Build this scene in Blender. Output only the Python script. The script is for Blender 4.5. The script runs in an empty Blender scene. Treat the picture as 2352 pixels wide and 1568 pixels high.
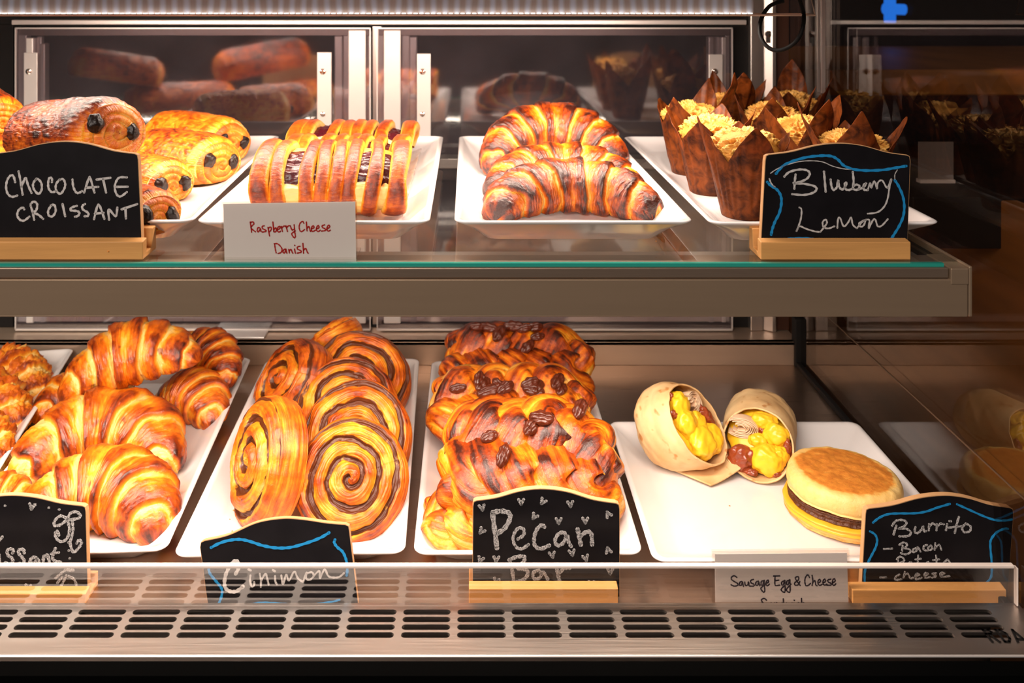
import bpy, math, random
import numpy as np
from mathutils import Vector, Matrix, Euler

S = bpy.context.scene
C = S.collection
PI = math.pi
R_ = math.radians

# ------------------------------------------------------------------ camera
Z0 = 1.50            # lens height
F = 2000.0           # focal length in pixels of the 2352 px frame
PX, PY = 1075.0, -40.0   # principal point (shifted lens, no tilt)
cam_d = bpy.data.cameras.new('camera')
cam = bpy.data.objects.new('camera', cam_d); C.objects.link(cam)
cam.location = (0, 0, Z0); cam.rotation_euler = (PI/2, 0, 0)
cam_d.sensor_width = 36.0
cam_d.lens = 36.0*F/2352.0
cam_d.shift_x = (1176-PX)/2352.0
cam_d.shift_y = -(784-PY)/2352.0
cam_d.clip_start = 0.02
cam_d.dof.use_dof = True
cam_d.dof.focus_distance = 0.76
cam_d.dof.aperture_fstop = 8.5
S.camera = cam

# ------------------------------------------------------------------ light
S.view_settings.view_transform = 'Standard'
S.view_settings.look = 'None'
S.view_settings.exposure = 0.0
S.view_settings.gamma = 1.0
S.view_settings.use_curve_mapping = False
S.cycles.use_denoising = True
S.cycles.max_bounces = 8
S.cycles.transparent_max_bounces = 24
S.cycles.sample_clamp_indirect = 4.0
w = bpy.data.worlds.new('world'); S.world = w; w.use_nodes = True
w.node_tree.nodes['Background'].inputs[0].default_value = (1.0, 0.84, 0.72, 1)
w.node_tree.nodes['Background'].inputs[1].default_value = 0.03

def area(name, loc, rot, sx, sy, e, col):
    l = bpy.data.lights.new(name, 'AREA'); l.shape = 'RECTANGLE'; l.size = sx; l.size_y = sy
    l.energy = e; l.color = col
    o = bpy.data.objects.new(name, l); C.objects.link(o); o.location = loc; o.rotation_euler = rot
    return o
# unseen fill light added behind and above the customer for shop ambience
area('shop_fill_lamp', (-0.9, -1.2, Z0+1.2), (R_(46), 0, R_(-22)), 1.6, 0.8, 58.0, (1.0, 0.86, 0.76))
# LED strip lamps of the case: one behind the canopy bar, one behind the shelf rail
WARM = (1.0, 0.82, 0.68)
area('canopy_led_lamp', (-0.165, 0.815, Z0-0.036), (R_(20), 0, 0), 0.84, 0.012, 5.4, WARM)
area('shelf_led_lamp', (-0.175, 0.690, Z0-0.2485), (R_(18), 0, 0), 0.86, 0.012, 3.5, WARM)

# ------------------------------------------------------------------ helpers
def W(px, py, d):
    """pixel of the photo at a given distance -> world point"""
    return Vector(((px-PX)*d/F, d, Z0-(py-PY)*d/F))
def X_(px, d): return (px-PX)*d/F
H_SHELF, H_DECK = 0.212, 0.485
ZS, ZD = Z0-H_SHELF, Z0-H_DECK

def tag(o, label=None, cat=None, group=None, kind=None):
    if label: o['label'] = label
    if cat: o['category'] = cat
    if group: o['group'] = group
    if kind: o['kind'] = kind
    return o
def empty(name, loc=(0,0,0), rot=(0,0,0), label=None, cat=None, group=None, kind=None):
    o = bpy.data.objects.new(name, None); C.objects.link(o)
    o.empty_display_size = 0.02
    o.location = loc; o.rotation_euler = rot
    return tag(o, label, cat, group, kind)
def link(name, me, mat, parent=None, loc=None, rot=None):
    o = bpy.data.objects.new(name, me); C.objects.link(o)
    if mat is not None and not me.materials: me.materials.append(mat)
    if parent is not None: o.parent = parent
    if loc is not None: o.location = loc
    if rot is not None: o.rotation_euler = rot
    return o

def make_mesh(name, V, faces, smooth=True, attrs=None, uv=None):
    """V (n,3); faces: list of tuples or int array (m,4)"""
    me = bpy.data.meshes.new(name)
    V = np.asarray(V, dtype=np.float32)
    if isinstance(faces, np.ndarray):
        q = V[faces[:, :4]].astype(float)
        if np.einsum('ij,ij->i', q[:, 0], np.cross(q[:, 1], q[:, 2])).sum()+np.einsum('ij,ij->i', q[:, 0], np.cross(q[:, 2], q[:, 3])).sum() < 0:
            faces = faces[:, ::-1].copy()          # keep normals outward
        m = faces.shape[0]; k = faces.shape[1]
        me.vertices.add(len(V)); me.vertices.foreach_set('co', V.ravel())
        me.loops.add(m*k); me.loops.foreach_set('vertex_index', faces.astype(np.int32).ravel())
        me.polygons.add(m)
        me.polygons.foreach_set('loop_start', np.arange(0, m*k, k, dtype=np.int32))
        me.polygons.foreach_set('loop_total', np.full(m, k, dtype=np.int32))
        me.update(calc_edges=True)
    else:
        me.from_pydata([tuple(map(float, v)) for v in V], [], faces); me.update()
    if attrs:
        for kx, a in attrs.items():
            at = me.attributes.new(kx, 'FLOAT', 'POINT')
            at.data.foreach_set('value', np.asarray(a, dtype=np.float32).ravel())
    if uv is not None:
        l = me.uv_layers.new(name='grain')
        li = np.empty(len(me.loops), dtype=np.int32); me.loops.foreach_get('vertex_index', li)
        l.data.foreach_set('uv', np.asarray(uv, dtype=np.float32)[li].ravel())
    if smooth:
        me.polygons.foreach_set('use_smooth', np.ones(len(me.polygons), dtype=bool))
    return me

def grid_faces(nu, nv, wrap=True, off=0):
    i = np.arange(nu-1)[:, None]; j = np.arange(nv if wrap else nv-1)[None]
    j2 = (j+1) % nv
    a = i*nv+j; b = i*nv+j2; c = (i+1)*nv+j2; d = (i+1)*nv+j
    return np.stack([a, b, c, d], -1).reshape(-1, 4)+off

class MB:
    """collects boxes, tubes ... into ONE mesh"""
    def __init__(s): s.v = []; s.f = []
    def add(s, V, Fc):
        o = len(s.v); s.v += [tuple(map(float, p)) for p in V]; s.f += [tuple(int(i)+o for i in f) for f in Fc]; return s
    def box(s, x0, x1, y0, y1, z0, z1):
        return s.add([(x0,y0,z0),(x1,y0,z0),(x1,y1,z0),(x0,y1,z0),(x0,y0,z1),(x1,y0,z1),(x1,y1,z1),(x0,y1,z1)],
              [(3,2,1,0),(4,5,6,7),(0,1,5,4),(1,2,6,5),(2,3,7,6),(3,0,4,7)])
    def prism(s, pts, axis, a0, a1):
        """polygon pts (2-D, ccw) extruded along axis"""
        n = len(pts)
        def m(p, a):
            return {'x': (a, p[0], p[1]), 'y': (p[0], a, p[1]), 'z': (p[0], p[1], a)}[axis]
        V = [m(p, a0) for p in pts]+[m(p, a1) for p in pts]
        Fc = [tuple(range(n))[::-1], tuple(range(n, 2*n))]+[(i, (i+1) % n, n+(i+1) % n, n+i) for i in range(n)]
        return s.add(V, Fc)
    def tube(s, pts, r, n=10):
        pts = [Vector(p) for p in pts]; m = len(pts); V = []
        for i, p in enumerate(pts):
            t = (pts[min(i+1, m-1)]-pts[max(i-1, 0)]).normalized()
            a = t.cross(Vector((0.13, 0.21, 0.97))).normalized(); b = t.cross(a)
            rr = r[i] if hasattr(r, '__len__') else r
            for j in range(n):
                q = 2*PI*j/n; V.append(p+a*math.cos(q)*rr+b*math.sin(q)*rr)
        Fc = [(i*n+j, i*n+(j+1) % n, (i+1)*n+(j+1) % n, (i+1)*n+j) for i in range(m-1) for j in range(n)]
        Fc += [tuple(range(n))[::-1], tuple(range((m-1)*n, m*n))]
        return s.add(V, Fc)
    def lathe(s, prof, c=(0, 0, 0), n=32, axis='z'):
        V = []; m = len(prof)
        for r, z in prof:
            for j in range(n):
                q = 2*PI*j/n; a, b = r*math.cos(q), r*math.sin(q)
                p = {'z': (a, b, z), 'y': (a, -z, b), 'x': (z, a, b)}[axis]
                V.append((p[0]+c[0], p[1]+c[1], p[2]+c[2]))
        Fc = [(i*n+j, i*n+(j+1) % n, (i+1)*n+(j+1) % n, (i+1)*n+j) for i in range(m-1) for j in range(n)]
        Fc += [tuple(range(n))[::-1], tuple(range((m-1)*n, m*n))]
        return s.add(V, Fc)
    def build(s, name, mat, parent=None, smooth=False, bevel=0, seg=2, loc=None, rot=None):
        me = make_mesh(name, s.v, s.f, smooth=smooth)
        o = link(name, me, mat, parent, loc, rot)
        import bmesh
        bm = bmesh.new(); bm.from_mesh(me); bmesh.ops.recalc_face_normals(bm, faces=bm.faces); bm.to_mesh(me); bm.free()
        if bevel:
            b = o.modifiers.new('bevel', 'BEVEL'); b.width = bevel; b.segments = seg; b.limit_method = 'ANGLE'
            b.angle_limit = R_(40)
        if smooth and bevel == 0:
            try: me.set_sharp_from_angle(angle=R_(40))
            except Exception: pass
        return o

# numpy gradient noise
_rs = np.random.RandomState(7)
_perm = np.concatenate([_rs.permutation(256)]*3)
_g = _rs.normal(size=(256, 3)); _g /= np.linalg.norm(_g, axis=1)[:, None]
def noise(x, y, z):
    x, y, z = np.broadcast_arrays(np.asarray(x, float), np.asarray(y, float), np.asarray(z, float))
    xi, yi, zi = np.floor(x).astype(int), np.floor(y).astype(int), np.floor(z).astype(int)
    xf, yf, zf = x-xi, y-yi, z-zi
    u, v, w_ = [t*t*t*(t*(t*6-15)+10) for t in (xf, yf, zf)]
    r = 0
    for dx in (0, 1):
        for dy in (0, 1):
            for dz in (0, 1):
                h = _perm[_perm[_perm[(xi+dx) & 255]+((yi+dy) & 255)]+((zi+dz) & 255)]
                g = _g[h]
                d = g[..., 0]*(xf-dx)+g[..., 1]*(yf-dy)+g[..., 2]*(zf-dz)
                wt = (u if dx else 1-u)*(v if dy else 1-v)*(w_ if dz else 1-w_)
                r = r+d*wt
    return r*1.6
def fbm(x, y, z, o=4, g=0.5):
    r = 0; a = 1.0
    for k in range(o):
        r = r+a*noise(x*2**k+17.3*k, y*2**k-9.1*k, z*2**k+3.7*k); a *= g
    return r
def sstep(a, b, x):
    t = np.clip((x-a)/(b-a), 0, 1); return t*t*(3-2*t)
def catmull(pts, n=8, closed=False):
    P = [np.array(p, float) for p in pts]
    if len(P) < 3 and not closed: return P
    out = []; m = len(P)
    for i in range(m if closed else m-1):
        if closed: p0, p1, p2, p3 = P[(i-1) % m], P[i], P[(i+1) % m], P[(i+2) % m]
        else: p0, p1, p2, p3 = P[max(i-1, 0)], P[i], P[i+1], P[min(i+2, m-1)]
        for k in range(n):
            t = k/n
            out.append(0.5*((2*p1)+(-p0+p2)*t+(2*p0-5*p1+4*p2-p3)*t*t+(-p0+3*p1-3*p2+p3)*t**3))
    if not closed: out.append(P[-1])
    return out

# ------------------------------------------------------------------ materials
def mat_new(name):
    m = bpy.data.materials.new(name); m.use_nodes = True
    nt = m.node_tree; b = nt.nodes['Principled BSDF']
    return m, nt, b
def N(nt, t, **kw):
    n = nt.nodes.new(t)
    for k, v in kw.items(): setattr(n, k, v)
    return n
def simple(name, col, rough=0.5, metal=0.0, spec=0.5, coat=0.0, bump=0.0, bscale=200.0, var=0.0, vscale=30.0, emis=None, estr=0, stretch=None, trans=0.0):
    m, nt, b = mat_new(name)
    b.inputs['Base Color'].default_value = (*col, 1)
    b.inputs['Roughness'].default_value = rough; b.inputs['Metallic'].default_value = metal
    b.inputs['Specular IOR Level'].default_value = spec
    b.inputs['Coat Weight'].default_value = coat; b.inputs['Coat Roughness'].default_value = 0.12
    if emis: b.inputs['Emission Color'].default_value = (*emis, 1); b.inputs['Emission Strength'].default_value = estr
    tc = N(nt, 'ShaderNodeTexCoord'); mp = N(nt, 'ShaderNodeMapping')
    nt.links.new(tc.outputs['Object'], mp.inputs[0])
    if stretch: mp.inputs['Scale'].default_value = stretch
    nz = N(nt, 'ShaderNodeTexNoise'); nz.inputs['Scale'].default_value = vscale; nz.inputs['Detail'].default_value = 5
    nt.links.new(mp.outputs[0], nz.inputs['Vector'])
    if var:
        mx = N(nt, 'ShaderNodeMix', data_type='RGBA')
        mx.inputs[6].default_value = (*[c*(1-var) for c in col], 1); mx.inputs[7].default_value = (*[min(1, c*(1+var)) for c in col], 1)
        nt.links.new(nz.outputs['Fac'], mx.inputs[0]); nt.links.new(mx.outputs[2], b.inputs['Base Color'])
    if bump:
        n2 = N(nt, 'ShaderNodeTexNoise'); n2.inputs['Scale'].default_value = bscale; n2.inputs['Detail'].default_value = 4
        nt.links.new(mp.outputs[0], n2.inputs['Vector'])
        bp = N(nt, 'ShaderNodeBump'); bp.inputs['Strength'].default_value = bump; bp.inputs['Distance'].default_value = 0.001
        nt.links.new(n2.outputs['Fac'], bp.inputs['Height']); nt.links.new(bp.outputs[0], b.inputs['Normal'])
    return m
def brushed(name, col, rough=0.3, axis='x', dirt=0.12):
    m, nt, b = mat_new(name)
    b.inputs['Metallic'].default_value = 1.0
    tc = N(nt, 'ShaderNodeTexCoord'); mp = N(nt, 'ShaderNodeMapping')
    mp.inputs['Scale'].default_value = {'x': (1, 60, 60), 'z': (60, 60, 1), 'y': (60, 1, 60)}[axis]
    nt.links.new(tc.outputs['Object'], mp.inputs[0])
    nz = N(nt, 'ShaderNodeTexNoise'); nz.inputs['Scale'].default_value = 14; nz.inputs['Detail'].default_value = 6
    nt.links.new(mp.outputs[0], nz.inputs['Vector'])
    nd = N(nt, 'ShaderNodeTexNoise'); nd.inputs['Scale'].default_value = 9; nd.inputs['Detail'].default_value = 6
    nt.links.new(tc.outputs['Object'], nd.inputs['Vector'])
    mr = N(nt, 'ShaderNodeMapRange'); mr.inputs[3].default_value = rough-0.1; mr.inputs[4].default_value = rough+0.14
    nt.links.new(nz.outputs['Fac'], mr.inputs[0]); nt.links.new(mr.outputs[0], b.inputs['Roughness'])
    mx = N(nt, 'ShaderNodeMix', data_type='RGBA')
    mx.inputs[6].default_value = (*[c*(1-dirt) for c in col], 1); mx.inputs[7].default_value = (*[min(1, c*(1+dirt)) for c in col], 1)
    nt.links.new(nd.outputs['Fac'], mx.inputs[0]); nt.links.new(mx.outputs[2], b.inputs['Base Color'])
    bp = N(nt, 'ShaderNodeBump'); bp.inputs['Strength'].default_value = 0.08; bp.inputs['Distance'].default_value = 0.0005
    nt.links.new(nz.outputs['Fac'], bp.inputs['Height']); nt.links.new(bp.outputs[0], b.inputs['Normal'])
    return m
def glass(name, tint=(0.96, 0.98, 0.97), rough=0.0, ior=1.5, haze=0.0, hazecol=(0.5, 0.45, 0.45)):
    """thin architectural glass: clear pass-through + fresnel reflection (+ patchy haze for dirt)"""
    m, nt, b = mat_new(name); nt.nodes.remove(b)
    out = nt.nodes['Material Output']
    t = N(nt, 'ShaderNodeBsdfTransparent'); t.inputs[0].default_value = (*tint, 1)
    g = N(nt, 'ShaderNodeBsdfGlossy'); g.inputs['Roughness'].default_value = rough; g.inputs[0].default_value = (1, 1, 1, 1)
    geo = N(nt, 'ShaderNodeNewGeometry'); mr = N(nt, 'ShaderNodeMapRange')
    mr.inputs[3].default_value = ior; mr.inputs[4].default_value = 1/ior
    nt.links.new(geo.outputs['Backfacing'], mr.inputs[0])
    fr = N(nt, 'ShaderNodeFresnel'); nt.links.new(mr.outputs[0], fr.inputs['IOR'])
    mx = N(nt, 'ShaderNodeMixShader')
    nt.links.new(fr.outputs[0], mx.inputs[0]); nt.links.new(t.outputs[0], mx.inputs[1]); nt.links.new(g.outputs[0], mx.inputs[2])
    last = mx
    if haze:
        tc = N(nt, 'ShaderNodeTexCoord'); nz = N(nt, 'ShaderNodeTexNoise'); nz.inputs['Scale'].default_value = 12; nz.inputs['Detail'].default_value = 7
        nt.links.new(tc.outputs['Object'], nz.inputs['Vector'])
        m2 = N(nt, 'ShaderNodeMath', operation='MULTIPLY'); m2.inputs[1].default_value = haze*2
        nt.links.new(nz.outputs['Fac'], m2.inputs[0])
        df = N(nt, 'ShaderNodeBsdfDiffuse'); df.inputs[0].default_value = (*hazecol, 1)
        m3 = N(nt, 'ShaderNodeMixShader')
        nt.links.new(m2.outputs[0], m3.inputs[0]); nt.links.new(mx.outputs[0], m3.inputs[1]); nt.links.new(df.outputs[0], m3.inputs[2]); last = m3
    nt.links.new(last.outputs[0], out.inputs[0])
    return m
def emit(name, col, e):
    m, nt, b = mat_new(name); nt.nodes.remove(b)
    em = N(nt, 'ShaderNodeEmission'); em.inputs[0].default_value = (*col, 1); em.inputs[1].default_value = e
    nt.links.new(em.outputs[0], nt.nodes['Material Output'].inputs[0]); return m
def pastry(name, stops, rough=0.38, coat=0.25, nscale=60, namp=0.35, bump=0.5, grain=(7, 0.9), gamp=0.25, cin=None, seed=0, spots=0.0):
    """crust driven by the mesh's own 'bake' value (0 pale dough ... 1 dark crust)"""
    m, nt, b = mat_new(name)
    L = nt.links.new
    at = N(nt, 'ShaderNodeAttribute'); at.attribute_name = 'bake'
    tc = N(nt, 'ShaderNodeTexCoord')
    n1 = N(nt, 'ShaderNodeTexNoise'); n1.inputs['Scale'].default_value = nscale; n1.inputs['Detail'].default_value = 6; n1.inputs['Roughness'].default_value = 0.6
    L(tc.outputs['Object'], n1.inputs['Vector'])
    uv = N(nt, 'ShaderNodeUVMap'); uv.uv_map = 'grain'
    mp = N(nt, 'ShaderNodeMapping'); mp.inputs['Scale'].default_value = (*grain, 1)
    L(uv.outputs[0], mp.inputs[0])
    n2 = N(nt, 'ShaderNodeTexNoise'); n2.inputs['Scale'].default_value = 1.0; n2.inputs['Detail'].default_value = 5; n2.inputs['Distortion'].default_value = 0.4
    L(mp.outputs[0], n2.inputs['Vector'])
    def mad(src, k, c):
        q = N(nt, 'ShaderNodeMath', operation='MULTIPLY_ADD'); q.inputs[1].default_value = k; q.inputs[2].default_value = c
        L(src, q.inputs[0]); return q.outputs[0]
    def addn(a, c):
        q = N(nt, 'ShaderNodeMath', operation='ADD'); L(a, q.inputs[0]); L(c, q.inputs[1]); return q.outputs[0]
    v = addn(at.outputs['Fac'], mad(n1.outputs['Fac'], namp*2, -namp))
    v = addn(v, mad(n2.outputs['Fac'], gamp*2, -gamp))
    n5 = N(nt, 'ShaderNodeTexNoise'); n5.inputs['Scale'].default_value = 240; n5.inputs['Detail'].default_value = 5; n5.inputs['Roughness'].default_value = 0.7
    L(tc.outputs['Object'], n5.inputs['Vector'])
    v = addn(v, mad(n5.outputs['Fac'], 0.30, -0.15))
    cr = N(nt, 'ShaderNodeValToRGB'); e = cr.color_ramp.elements
    e[0].position = stops[0][0]; e[0].color = (*stops[0][1], 1); e[1].position = stops[-1][0]; e[1].color = (*stops[-1][1], 1)
    for p, c in stops[1:-1]:
        q = e.new(p); q.color = (*c, 1)
    L(v, cr.inputs[0])
    colr = cr.outputs[0]
    if spots:
        vo = N(nt, 'ShaderNodeTexNoise'); vo.inputs['Scale'].default_value = 95; vo.inputs['Detail'].default_value = 1
        L(tc.outputs['Object'], vo.inputs['Vector'])
        mr = N(nt, 'ShaderNodeMapRange'); mr.inputs[1].default_value = 0.68; mr.inputs[2].default_value = 0.78; mr.inputs[4].default_value = spots
        L(vo.outputs['Fac'], mr.inputs[0])
        mm = N(nt, 'ShaderNodeMix', data_type='RGBA'); mm.inputs[7].default_value = (0.12, 0.02, 0.004, 1)
        L(mr.outputs[0], mm.inputs[0]); L(colr, mm.inputs[6]); colr = mm.outputs[2]
    if cin:
        ac = N(nt, 'ShaderNodeAttribute'); ac.attribute_name = 'filling'
        n3 = N(nt, 'ShaderNodeTexNoise'); n3.inputs['Scale'].default_value = 170; n3.inputs['Detail'].default_value = 3
        L(tc.outputs['Object'], n3.inputs['Vector'])
        s = addn(ac.outputs['Fac'], mad(n3.outputs['Fac'], 0.9, -0.45))
        mr = N(nt, 'ShaderNodeMapRange'); mr.inputs[1].default_value = 0.4; mr.inputs[2].default_value = 0.62
        L(s, mr.inputs[0])
        mm = N(nt, 'ShaderNodeMix', data_type='RGBA'); mm.inputs[7].default_value = (*cin, 1)
        L(mr.outputs[0], mm.inputs[0]); L(colr, mm.inputs[6]); colr = mm.outputs[2]
    L(colr, b.inputs['Base Color'])
    b.inputs['Roughness'].default_value = rough
    b.inputs['Coat Weight'].default_value = coat; b.inputs['Coat Roughness'].default_value = 0.2
    n4 = N(nt, 'ShaderNodeTexNoise'); n4.inputs['Scale'].default_value = 330; n4.inputs['Detail'].default_value = 4; n4.inputs['Roughness'].default_value = 0.65; n4.inputs['Distortion'].default_value = 1.2
    L(tc.outputs['Object'], n4.inputs['Vector'])
    h = addn(addn(mad(n1.outputs['Fac'], 0.9, 0), mad(n2.outputs['Fac'], 1.0, 0)), mad(n4.outputs['Fac'], 0.42, 0))
    bp = N(nt, 'ShaderNodeBump'); bp.inputs['Strength'].default_value = bump; bp.inputs['Distance'].default_value = 0.0016
    L(h, bp.inputs['Height']); L(bp.outputs[0], b.inputs['Normal']); L(bp.outputs[0], b.inputs['Coat Normal'])
    return m

M = {}
M['steel'] = brushed('brushed_steel', (0.66, 0.59, 0.54), 0.32, 'x')
M['deck'] = brushed('brushed_steel_deck', (0.62, 0.49, 0.40), 0.30, 'x')  # warmer than the other steel: light from the pastries put into the tint
M['steel_v'] = brushed('brushed_steel_upright', (0.72, 0.67, 0.64), 0.34, 'z', 0.05)
M['satin'] = simple('satin_steel', (0.50, 0.37, 0.28), 0.33, 0.62, var=0.10, vscale=7, stretch=(1, 12, 12))
M['alu'] = simple('white_aluminium', (0.78, 0.74, 0.72), 0.38, 0.55, var=0.05)
M['alu_dark'] = simple('grey_aluminium', (0.42, 0.36, 0.34), 0.4, 0.7, var=0.08)
M['rail'] = simple('grey_shelf_rail', (0.34, 0.245, 0.165), 0.45, 0.55, spec=0.3, var=0.06, vscale=8, stretch=(1, 20, 20), bump=0.06, bscale=500)
M['rail_top'] = simple('dull_rail_band', (0.33, 0.245, 0.185), 0.35, 0.7, var=0.12, vscale=20, stretch=(2, 20, 60))
M['black'] = simple('black_rubber', (0.008, 0.007, 0.007), 0.6, spec=0.2)
M['black_gloss'] = simple('black_front_panel', (0.002, 0.002, 0.002), 0.6, spec=0.0)
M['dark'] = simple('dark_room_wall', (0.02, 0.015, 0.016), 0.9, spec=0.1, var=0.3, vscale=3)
M['chrome'] = simple('chrome', (0.8, 0.75, 0.7), 0.15, 1.0)
M['glass'] = glass('shelf_glass', (0.95, 0.98, 0.965))
M['glass_edge'] = simple('green_glass_edge', (0.02, 0.30, 0.24), 0.15, spec=0.6)
M['endglass'] = glass('end_glass', (0.82, 0.79, 0.77), 0.012, 1.42)
M['pane'] = glass('door_pane', (0.75, 0.72, 0.74), 0.06, 2.25, 0.03, (0.5, 0.42, 0.48))  # dirt haze tinted violet, painting in the lit room's milky glow behind
M['acrylic'] = glass('clear_acrylic', (0.96, 0.95, 0.94), 0.005, 1.5)
M['acrylic_edge'] = simple('acrylic_edge', (0.80, 0.70, 0.64), 0.25, spec=0.6)
M['china'] = simple('white_china', (0.80, 0.775, 0.775), 0.12, spec=0.5, coat=0.3)
M['paper'] = simple('white_card', (0.74, 0.70, 0.68), 0.6, spec=0.2, var=0.03, vscale=14, stretch=(0.2, 1, 6))
M['board'] = simple('blackboard', (0.007, 0.006, 0.0075), 0.33, spec=0.28, var=0.6, vscale=40)
M['wood'] = simple('pale_pine', (0.62, 0.31, 0.10), 0.5, spec=0.3, var=0.28, vscale=16, stretch=(0.6, 6, 9), bump=0.1, bscale=120)
M['ply_edge'] = simple('plywood_edge', (0.60, 0.34, 0.16), 0.6, spec=0.2, var=0.12)
M['blue_ink'] = simple('blue_marker', (0.012, 0.23, 0.52), 0.5, spec=0.2, var=0.1)
M['white_ink'] = simple('white_marker', (0.50, 0.48, 0.47), 0.6, spec=0.2, var=0.3, vscale=220)
M['red_ink'] = simple('red_ink', (0.42, 0.012, 0.010), 0.5, spec=0.2)
M['navy_ink'] = simple('navy_ink', (0.010, 0.008, 0.03), 0.5, spec=0.2)
def chalk():
    m, nt, b = mat_new('grainy_chalk')
    tc = N(nt, 'ShaderNodeTexCoord'); nz = N(nt, 'ShaderNodeTexNoise'); nz.inputs['Scale'].default_value = 1700; nz.inputs['Detail'].default_value = 2
    nt.links.new(tc.outputs['Object'], nz.inputs['Vector'])
    cr = N(nt, 'ShaderNodeValToRGB'); cr.color_ramp.elements[0].position = 0.36; cr.color_ramp.elements[0].color = (0.03, 0.028, 0.03, 1)
    cr.color_ramp.elements[1].position = 0.56; cr.color_ramp.elements[1].color = (0.52, 0.51, 0.51, 1)
    nt.links.new(nz.outputs['Fac'], cr.inputs[0]); nt.links.new(cr.outputs[0], b.inputs['Base Color'])
    b.inputs['Roughness'].default_value = 0.9; b.inputs['Specular IOR Level'].default_value = 0.1
    return m
M['chalk'] = chalk()
M['walnut'] = simple('walnut_counter', (0.22, 0.085, 0.020), 0.45, spec=0.3, var=0.6, vscale=6, stretch=(3, 0.7, 7))
M['cable'] = simple('black_cable', (0.006, 0.006, 0.006), 0.6, spec=0.1)
PALE, GOLD, ORNG, BRWN, DARK = (0.90, 0.62, 0.20), (0.86, 0.36, 0.018), (0.66, 0.135, 0.003), (0.28, 0.034, 0.001), (0.04, 0.006, 0.002)
ST = [(0.0, PALE), (0.28, GOLD), (0.55, ORNG), (0.8, BRWN), (1.0, DARK)]
M['croissant'] = pastry('butter_croissant_crust', ST, rough=0.33, coat=0.35, nscale=48, namp=0.22, bump=0.55, grain=(3.0, 0.5), gamp=0.22, spots=0.75)
M['croissant_dark'] = pastry('dark_croissant_crust', ST, rough=0.30, coat=0.5, nscale=60, namp=0.25, bump=0.9, grain=(4.0, 0.7), gamp=0.22, spots=0.8)
M['flaky'] = pastry('flaky_crust', ST, rough=0.45, coat=0.1, nscale=55, namp=0.25, bump=0.6, grain=(4, 0.6), gamp=0.25)
M['roll'] = pastry('chocolate_croissant_crust', ST, rough=0.34, coat=0.2, nscale=70, namp=0.22, bump=0.8, grain=(0.7, 4.5), gamp=0.2)
M['danish'] = pastry('danish_crust', ST, rough=0.45, coat=0.12, nscale=70, namp=0.20, bump=0.45, grain=(0.8, 2.5), gamp=0.12)
M['swirl'] = pastry('cinnamon_swirl_crust', ST, rough=0.38, coat=0.15, nscale=70, namp=0.26, bump=0.5, grain=(0.25, 5.0), gamp=0.2, cin=(0.10, 0.022, 0.004))
M['braid'] = pastry('pecan_braid_crust', ST, rough=0.34, coat=0.25, nscale=75, namp=0.34, bump=0.7, grain=(0.5, 4.5), gamp=0.34, spots=0.75)
M['muffin'] = pastry('crumble_muffin', [(0, (0.80, 0.50, 0.16)), (0.35, (0.68, 0.33, 0.05)), (0.7, (0.46, 0.15, 0.015)), (1, (0.16, 0.04, 0.006))], rough=0.6, coat=0.0, nscale=150, namp=0.25, bump=0.9, gamp=0.0)
M['chocolate'] = simple('dark_chocolate', (0.008, 0.003, 0.002), 0.38, spec=0.4, bump=0.8, bscale=320)
M['raspberry'] = simple('raspberry_jam', (0.055, 0.004, 0.008), 0.30, spec=0.4, coat=0.12, bump=0.9, bscale=260, var=0.6, vscale=120)
M['cheese'] = simple('cream_cheese', (0.90, 0.62, 0.22), 0.5, bump=0.4, bscale=160, var=0.12)
M['pecan'] = simple('toasted_pecan', (0.085, 0.014, 0.004), 0.35, spec=0.5, coat=0.15, bump=0.7, bscale=260, var=0.5, vscale=120)
def liner():
    m, nt, b = mat_new('brown_parchment'); L = nt.links.new
    tc = N(nt, 'ShaderNodeTexCoord'); nz = N(nt, 'ShaderNodeTexNoise'); nz.inputs['Scale'].default_value = 85; nz.inputs['Detail'].default_value = 8; nz.inputs['Roughness'].default_value = 0.6; nz.inputs['Distortion'].default_value = 0.8
    L(tc.outputs['Object'], nz.inputs['Vector'])
    cr = N(nt, 'ShaderNodeValToRGB'); e = cr.color_ramp.elements
    e[0].position = 0.32; e[0].color = (0.045, 0.009, 0.003, 1); e[1].position = 0.72; e[1].color = (0.40, 0.095, 0.014, 1)
    L(nz.outputs['Fac'], cr.inputs[0]); L(cr.outputs[0], b.inputs['Base Color'])
    b.inputs['Roughness'].default_value = 0.42; b.inputs['Specular IOR Level'].default_value = 0.35
    tr = N(nt, 'ShaderNodeBsdfTranslucent'); L(cr.outputs[0], tr.inputs[0])
    mx = N(nt, 'ShaderNodeMixShader'); mx.inputs[0].default_value = 0.5
    L(b.outputs[0], mx.inputs[1]); L(tr.outputs[0], mx.inputs[2]); L(mx.outputs[0], nt.nodes['Material Output'].inputs[0])
    return m
M['liner'] = liner()
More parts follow.
